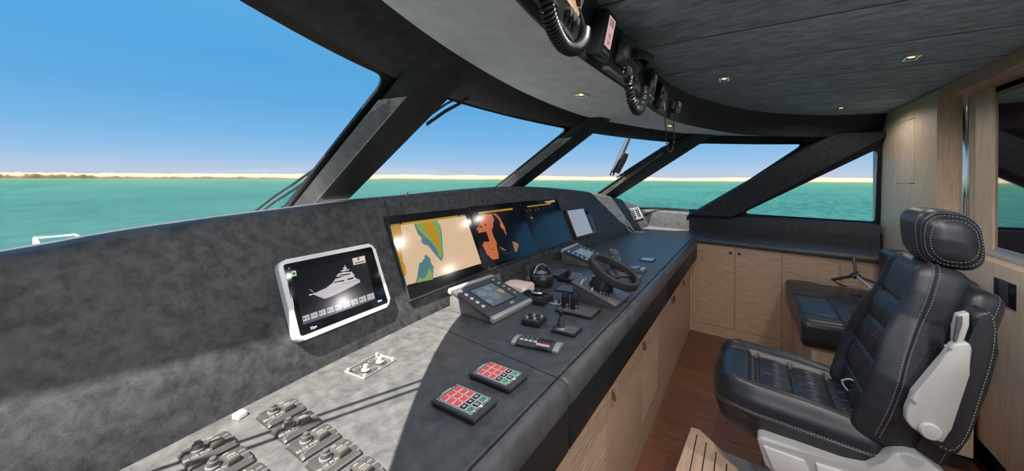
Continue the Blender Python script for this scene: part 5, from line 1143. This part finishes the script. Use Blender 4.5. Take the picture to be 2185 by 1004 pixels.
# ================================================================ BENCH, TRIPOD, SWITCH
bn = thing('bench', 'raised leather bench on an oak base along the back wall by the side cabinet', 'bench', (0, 0, 0))
bx0, bx1, by0, by1 = 2.86, 4.03, -1.0, -.28
def bench_fn(x, y, z):
    top = sm(0, .04, z); X = x + (bx0 + bx1) / 2; Y = y + (by0 + by1) / 2; g = 0
    fr_ = Y > -.50
    for s_ in (3.03, 3.50): g += math.exp(-((X - s_) / .008) ** 2)
    g += math.exp(-((Y + .50) / .008) ** 2) * .9
    puff = 0
    zz = z - top * .016 * min(1, g) - top * .012 * (1 if Y < -.5 else 0) * sm(0, .02, -.5 - Y)
    for a_, b_ in ((bx0, 3.03), (3.03, 3.50), (3.50, bx1)):
        if a_ <= X <= b_: zz += top * .010 * math.sin(math.pi * (X - a_) / (b_ - a_))
    zz += top * .0015 * wr(x * .4, y, 1, .5)
    yy = y; xx = x + (.02 * sm(-.02, -.08, z) if x < 0 else 0)
    return (xx, yy, zz)
mb = MB(); mb.rbox((bx1 - bx0) / 2, (by1 - by0) / 2, .085, .035, 60, bench_fn, ((bx0 + bx1) / 2, (by0 + by1) / 2, .597), nz=10); mb.build('seat_cushion', M_seatl, bn, ang=180)
mb = MB(); mb.rbox((bx1 - bx0 - .1) / 2, .085, .17, .045, 24, None, ((bx0 + bx1) / 2 - .04, -.93, .86), nz=16); bk_ = mb.build('back_cushion', M_chairl, bn, ang=180)
for zz in (.93,): piping(bk_, [(bx0 + .05, -.845, zz), (3.3, -.84, zz), (3.95, -.845, zz)], bk_, .004, M_chairl)
MB().box(2.93, 4.06, -1.0, -.335, .09, .51, .002, 1).build('base_panel', M_oak_z, bn); MB().box(2.96, 4.05, -1.0, -.36, 0, .09).build('toe_kick', M_toe, bn)
MB().box(3.30, 3.303, -.3365, -.334, .09, .51).build('panel_joint', M_groove, bn)
hb = P(1826, 587, X=3.62); t = thing('tripod_stand', 'folding black three legged stand lying on the bench', 'stand', hb)
def tt(q, X): return P(*q, X=X) - hb
for a_, X in (((1821, 542), 3.66), ((1777, 596), 3.86), ((1880, 608), 3.62)):
    e_ = tt(a_, X); d_ = e_.normalized(); s_ = d_.cross(Vector((0, 0, 1))).normalized() if abs(d_.z) < .9 else Vector((1, 0, 0)); u_ = s_.cross(d_) * .008; s_ = s_ * .014
    MB().hull8([tuple(-s_ - u_), tuple(s_ - u_), tuple(s_ + u_), tuple(-s_ + u_)], [tuple(e_ - s_ - u_), tuple(e_ + s_ - u_), tuple(e_ + s_ + u_), tuple(e_ - s_ + u_)], .003).build('leg', M_dgrey, t)
MB().tube([(0, 0, 0), tt((1872, 626), 3.40)], .009, 12).build('pole', M_silver, t); MB().lathe([(.022, -.022), (.022, .022)], 16, Matrix.Rotation(R(60), 4, 'X')).build('hub', M_black, t)
MB().tube([tt((1779, 598), 3.85), tt((1790, 606), 3.8), tt((1806, 611), 3.75)], .005, 6).build('brace', M_blackm, t); MB().box(-.02, .02, -.03, .03, -.15, -.135, .003).build('clamp_foot', M_black, t)
wsp = P(2145, 625, Y=YB + .004); t = thing('wall_switch', 'dark glass double switch plate on the oak wall behind the seat', 'switch', wsp)
w_, h_ = .085, .058
MB().box(-w_, w_, -.006, .004, -h_, h_, .001, 1).build('plate', M_gloss, t); M_sw = mat('slate_switch', (.045, .055, .07), .3)
MB().box(-w_ + .052, .012 + .02, .003, .0075, -h_ + .004, h_ - .004, .001, 1).build('rocker', M_sw, t); MB().box(.036, w_ - .004, .003, .006, -h_ + .004, h_ - .004, .001, 1).build('rocker', M_black, t)

wsp = P(2109, 795, Y=YB + .004); t = thing('wall_catch', 'small black catch low on the oak wall behind the seat', 'catch', wsp)
MB().box(-.012, .012, -.004, .012, -.03, .03, .003).build('catch_body', M_black, t); MB().box(-.006, .006, .012, .018, -.012, .012, .002).build('catch_tongue', M_dgrey, t)
# ================================================================ OUTSIDE
SEA = -3.0
M_sea = mat('sea', (.05, .3, .25), .5, spec=.12); n = M_sea.node_tree; b = n.nodes['Principled BSDF']; b.inputs['IOR'].default_value = 1.1
g = n.nodes.new('ShaderNodeNewGeometry')
def nz(sc, scale, det=5, rough=.6):
    mp = n.nodes.new('ShaderNodeMapping'); mp.inputs['Scale'].default_value = sc; n.links.new(g.outputs['Position'], mp.inputs[0])
    q = n.nodes.new('ShaderNodeTexNoise'); q.inputs['Scale'].default_value = scale; q.inputs['Detail'].default_value = det; q.inputs['Roughness'].default_value = rough; n.links.new(mp.outputs[0], q.inputs[0]); return q
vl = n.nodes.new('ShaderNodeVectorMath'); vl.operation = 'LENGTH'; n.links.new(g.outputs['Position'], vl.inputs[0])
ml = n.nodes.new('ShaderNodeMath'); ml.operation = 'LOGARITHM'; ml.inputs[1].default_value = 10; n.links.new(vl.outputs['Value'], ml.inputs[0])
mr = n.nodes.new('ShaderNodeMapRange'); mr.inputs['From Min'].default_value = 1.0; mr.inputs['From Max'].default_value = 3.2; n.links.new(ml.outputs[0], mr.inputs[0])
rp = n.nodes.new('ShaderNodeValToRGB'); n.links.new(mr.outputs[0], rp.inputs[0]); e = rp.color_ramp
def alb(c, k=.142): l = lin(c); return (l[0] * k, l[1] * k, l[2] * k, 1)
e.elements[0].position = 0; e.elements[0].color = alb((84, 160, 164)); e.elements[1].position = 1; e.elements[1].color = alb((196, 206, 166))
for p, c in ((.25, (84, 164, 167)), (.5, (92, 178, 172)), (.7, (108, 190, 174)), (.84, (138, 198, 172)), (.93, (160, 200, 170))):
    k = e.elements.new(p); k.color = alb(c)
w1 = nz((.55, 1.2, 1), .8, 8, .7); w2 = nz((.05, .05, 1), .35, 4)
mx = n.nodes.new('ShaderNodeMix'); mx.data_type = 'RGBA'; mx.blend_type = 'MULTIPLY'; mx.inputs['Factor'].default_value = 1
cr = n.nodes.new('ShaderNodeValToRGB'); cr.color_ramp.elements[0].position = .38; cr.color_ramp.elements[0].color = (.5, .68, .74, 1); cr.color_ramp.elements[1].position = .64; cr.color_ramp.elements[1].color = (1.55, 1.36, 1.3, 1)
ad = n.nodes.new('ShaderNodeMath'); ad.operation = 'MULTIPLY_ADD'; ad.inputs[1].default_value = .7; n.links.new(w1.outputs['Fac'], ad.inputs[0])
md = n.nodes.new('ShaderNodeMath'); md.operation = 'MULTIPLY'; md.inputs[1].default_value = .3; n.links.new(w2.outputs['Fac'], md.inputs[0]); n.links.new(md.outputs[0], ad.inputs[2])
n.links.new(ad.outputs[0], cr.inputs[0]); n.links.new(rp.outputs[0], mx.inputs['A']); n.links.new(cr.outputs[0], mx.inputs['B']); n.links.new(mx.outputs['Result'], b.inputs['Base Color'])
bp = n.nodes.new('ShaderNodeBump'); bp.inputs['Strength'].default_value = .6; bp.inputs['Distance'].default_value = .12; n.links.new(w1.outputs['Fac'], bp.inputs['Height']); n.links.new(bp.outputs[0], b.inputs['Normal'])
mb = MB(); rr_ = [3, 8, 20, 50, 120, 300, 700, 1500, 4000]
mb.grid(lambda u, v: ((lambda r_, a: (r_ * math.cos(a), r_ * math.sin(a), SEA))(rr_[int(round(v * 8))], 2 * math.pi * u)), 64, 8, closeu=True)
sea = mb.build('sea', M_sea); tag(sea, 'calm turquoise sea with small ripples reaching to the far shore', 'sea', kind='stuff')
# far shore of sand, profile measured as height above the water by bearing
M_sand = noisy('sand', alb((255, 226, 180), .17)[:3], alb((252, 236, 208), .18)[:3], .9, ns=.01, bump=0, scale=(1, 1, 3))
def shore(name, prof, dist, m, lab, cat, jit, seedv, kind, b0=0.0, depth=220):
    rnd = random.Random(seedv); rows = []
    n_ = 420; nzv = [rnd.random() for _ in range(n_ + 8)]
    for i in range(n_ + 1):
        x = -420 + (2900) * i / n_; a = math.atan2(1, 0); d = ray(x, CY); d.z = 0; d.normalize()
        h = interp(prof, x) * (1 + jit * (sum(nzv[i:i + 4]) / 4 - .5 + .5 * (nzv[i] - .5)))
        p = d * dist
        rows.append([(p.x, p.y, SEA - .05), (p.x + d.x * 2, p.y + d.y * 2, SEA + max(h, .01) * .45), (p.x + d.x * depth * .35, p.y + d.y * depth * .35, SEA + max(h, .01)), (p.x + d.x * depth, p.y + d.y * depth, SEA - .05)])
    mb = MB(); mb.loft(rows, False, False); o = mb.build(name, m, ang=80); tag(o, lab, cat, kind=kind); return o
pr = [(-420, 13), (0, 13.2), (300, 14.2), (420, 15.5), (640, 17.6), (700, 17.8), (1060, 17.2), (1200, 15.5), (1310, 14), (1380, 14), (1439, 9.5), (1500, 11), (1600, 13.2), (1880, 12.5), (2480, 12.5)]
shore('sand_dunes', [(a, h * 1.0) for a, h in pr], 1400, M_sand, 'long pale sand dune ridge along the horizon', 'dunes', .22, 3, 'stuff')
M_veg = noisy('mangrove', alb((104, 92, 48), .2)[:3], alb((150, 128, 72), .2)[:3], .9, ns=.05, bump=0)
shore('mangrove_belt', [(-420, 6), (0, 7.5), (180, 7), (300, 3.2), (520, 4.4), (640, 1.6), (700, .01), (800, .01), (820, 2.6), (900, 1.8), (1060, 2.2), (1090, .01), (2480, .01)], 1385, M_veg, 'low brown green shrub belt at the water line in front of the dunes', 'shrubs', 1.1, 5, 'stuff', depth=20)
# foredeck with steel rail
fd = MB(); slab(fd, [(-1.2, 2.2), (-.9, 5), (0, 7.6), (1.2, 9), (2.2, 9), (3.4, 7.6), (4.3, 5), (4.6, 2.2)], -.5, -.25)
tag(fd.build('foredeck', M_gel), 'white foredeck below the windscreen, hidden by the dash', 'deck', kind='structure')
t = thing('bow_rail', 'polished steel bow rail glinting beyond the dash at the left', 'railing', (0, 0, 0))
def rp_(x, y, T): return P(x, y, T=T)
A = rp_(74, 507, 5.0); B = rp_(158, 500, 5.4); Cc = rp_(190, 513, 5.0); Dd = rp_(225, 513, 5.2); A2 = rp_(84, 522, 4.6); L0 = rp_(-60, 545, 4.6); L1 = rp_(70, 527, 4.9)
MB().tube([A2, A, B, Cc, Dd], .018, 10).build('top_rail', M_silver, t)
MB().tube([L0, L1, A2 + Vector((0, .3, -.2))], .016, 10).build('lower_rail', M_silver, t)
for q in (A, B + Vector((.02, 0, 0)), Cc.lerp(B, .5), rp_(17, 540, 4.7)):
    MB().tube([q, (q.x, q.y, -.25)], .02, 10).build('post', M_silver, t)
# wipers
def wiper(label, arm, blade, extra=None, rad=.006):
    t = thing('wiper', label, 'wiper', arm[0]); o = Vector(arm[0])
    for off in (0, .028): MB().tube([Vector(p) - o + Vector((0, .03, off)) for p in arm], rad, 8).build('arm', M_black, t)
    mb = MB(); mb.tube([Vector(p) - o + Vector((0, .03, 0)) for p in blade], rad * .9, 8); mb.build('blade', M_dgrey, t)
    if extra: extra(t, o)
    return t
def gp(px_, py_, t): return P(px_, py_, T=t)
def riv(t, o):
    for q in (gp(594, 430, 1.69), gp(633, 405, 1.66)): MB().lathe([(.0035, -.003), (.0035, .003)], 10, Matrix.Translation(q - o) @ Matrix.Rotation(R(90), 4, 'X')).build('rivet', M_chrome, t)
wiper('long black wiper arm outside the glass left of the nearest pillar', [gp(540, 472, 1.76), gp(594, 430, 1.74), gp(633, 405, 1.70), gp(690, 366, 1.62)], [gp(555, 474, 1.76), gp(600, 448, 1.76), gp(640, 424, 1.76), gp(700, 385, 1.74)], riv)
def wrap(t, o):
    MB().tube([gp(1336, 328, 3.62) - o, gp(1330, 340, 3.62) - o, gp(1316, 368, 3.62) - o], [.026, .032, .026], 10).build('cord_wrap', M_rope, t)
wiper('paired wiper rods wrapped in brown cord outside the third pane', [gp(1354, 288, 3.65), gp(1336, 330, 3.62), gp(1314, 374, 3.6)], [gp(1345, 288, 3.67), gp(1325, 332, 3.64), gp(1308, 374, 3.62)], wrap, .008)
def bl(t, o): pass
wiper('black wiper lying along the third raked pillar', [gp(1486, 292, 3.32), gp(1420, 322, 3.46), gp(1330, 380, 3.75)], [gp(1478, 290, 3.34), gp(1410, 322, 3.48), gp(1322, 378, 3.77)], None, .011)
wiper('parked wiper at the top left corner of the second pane', [gp(1010, 208, 1.66), gp(960, 234, 1.70), gp(920, 262, 1.74)], [gp(1000, 216, 1.67), gp(960, 238, 1.71), gp(920, 266, 1.75)], None, .005)

t = thing('shadow_rods', 'pair of unseen thin rods, added outside to cast parallel shadows on the counter', 'rod', (0, 0, 0))
for o_ in (0, -.036): MB().tube([(-.62, 1.055 + o_, 2.12), (.30, .705 + o_, 2.12)], .0065, 8).build('rod', M_silver, t)  # unseen rods, added only for their two thin shadows
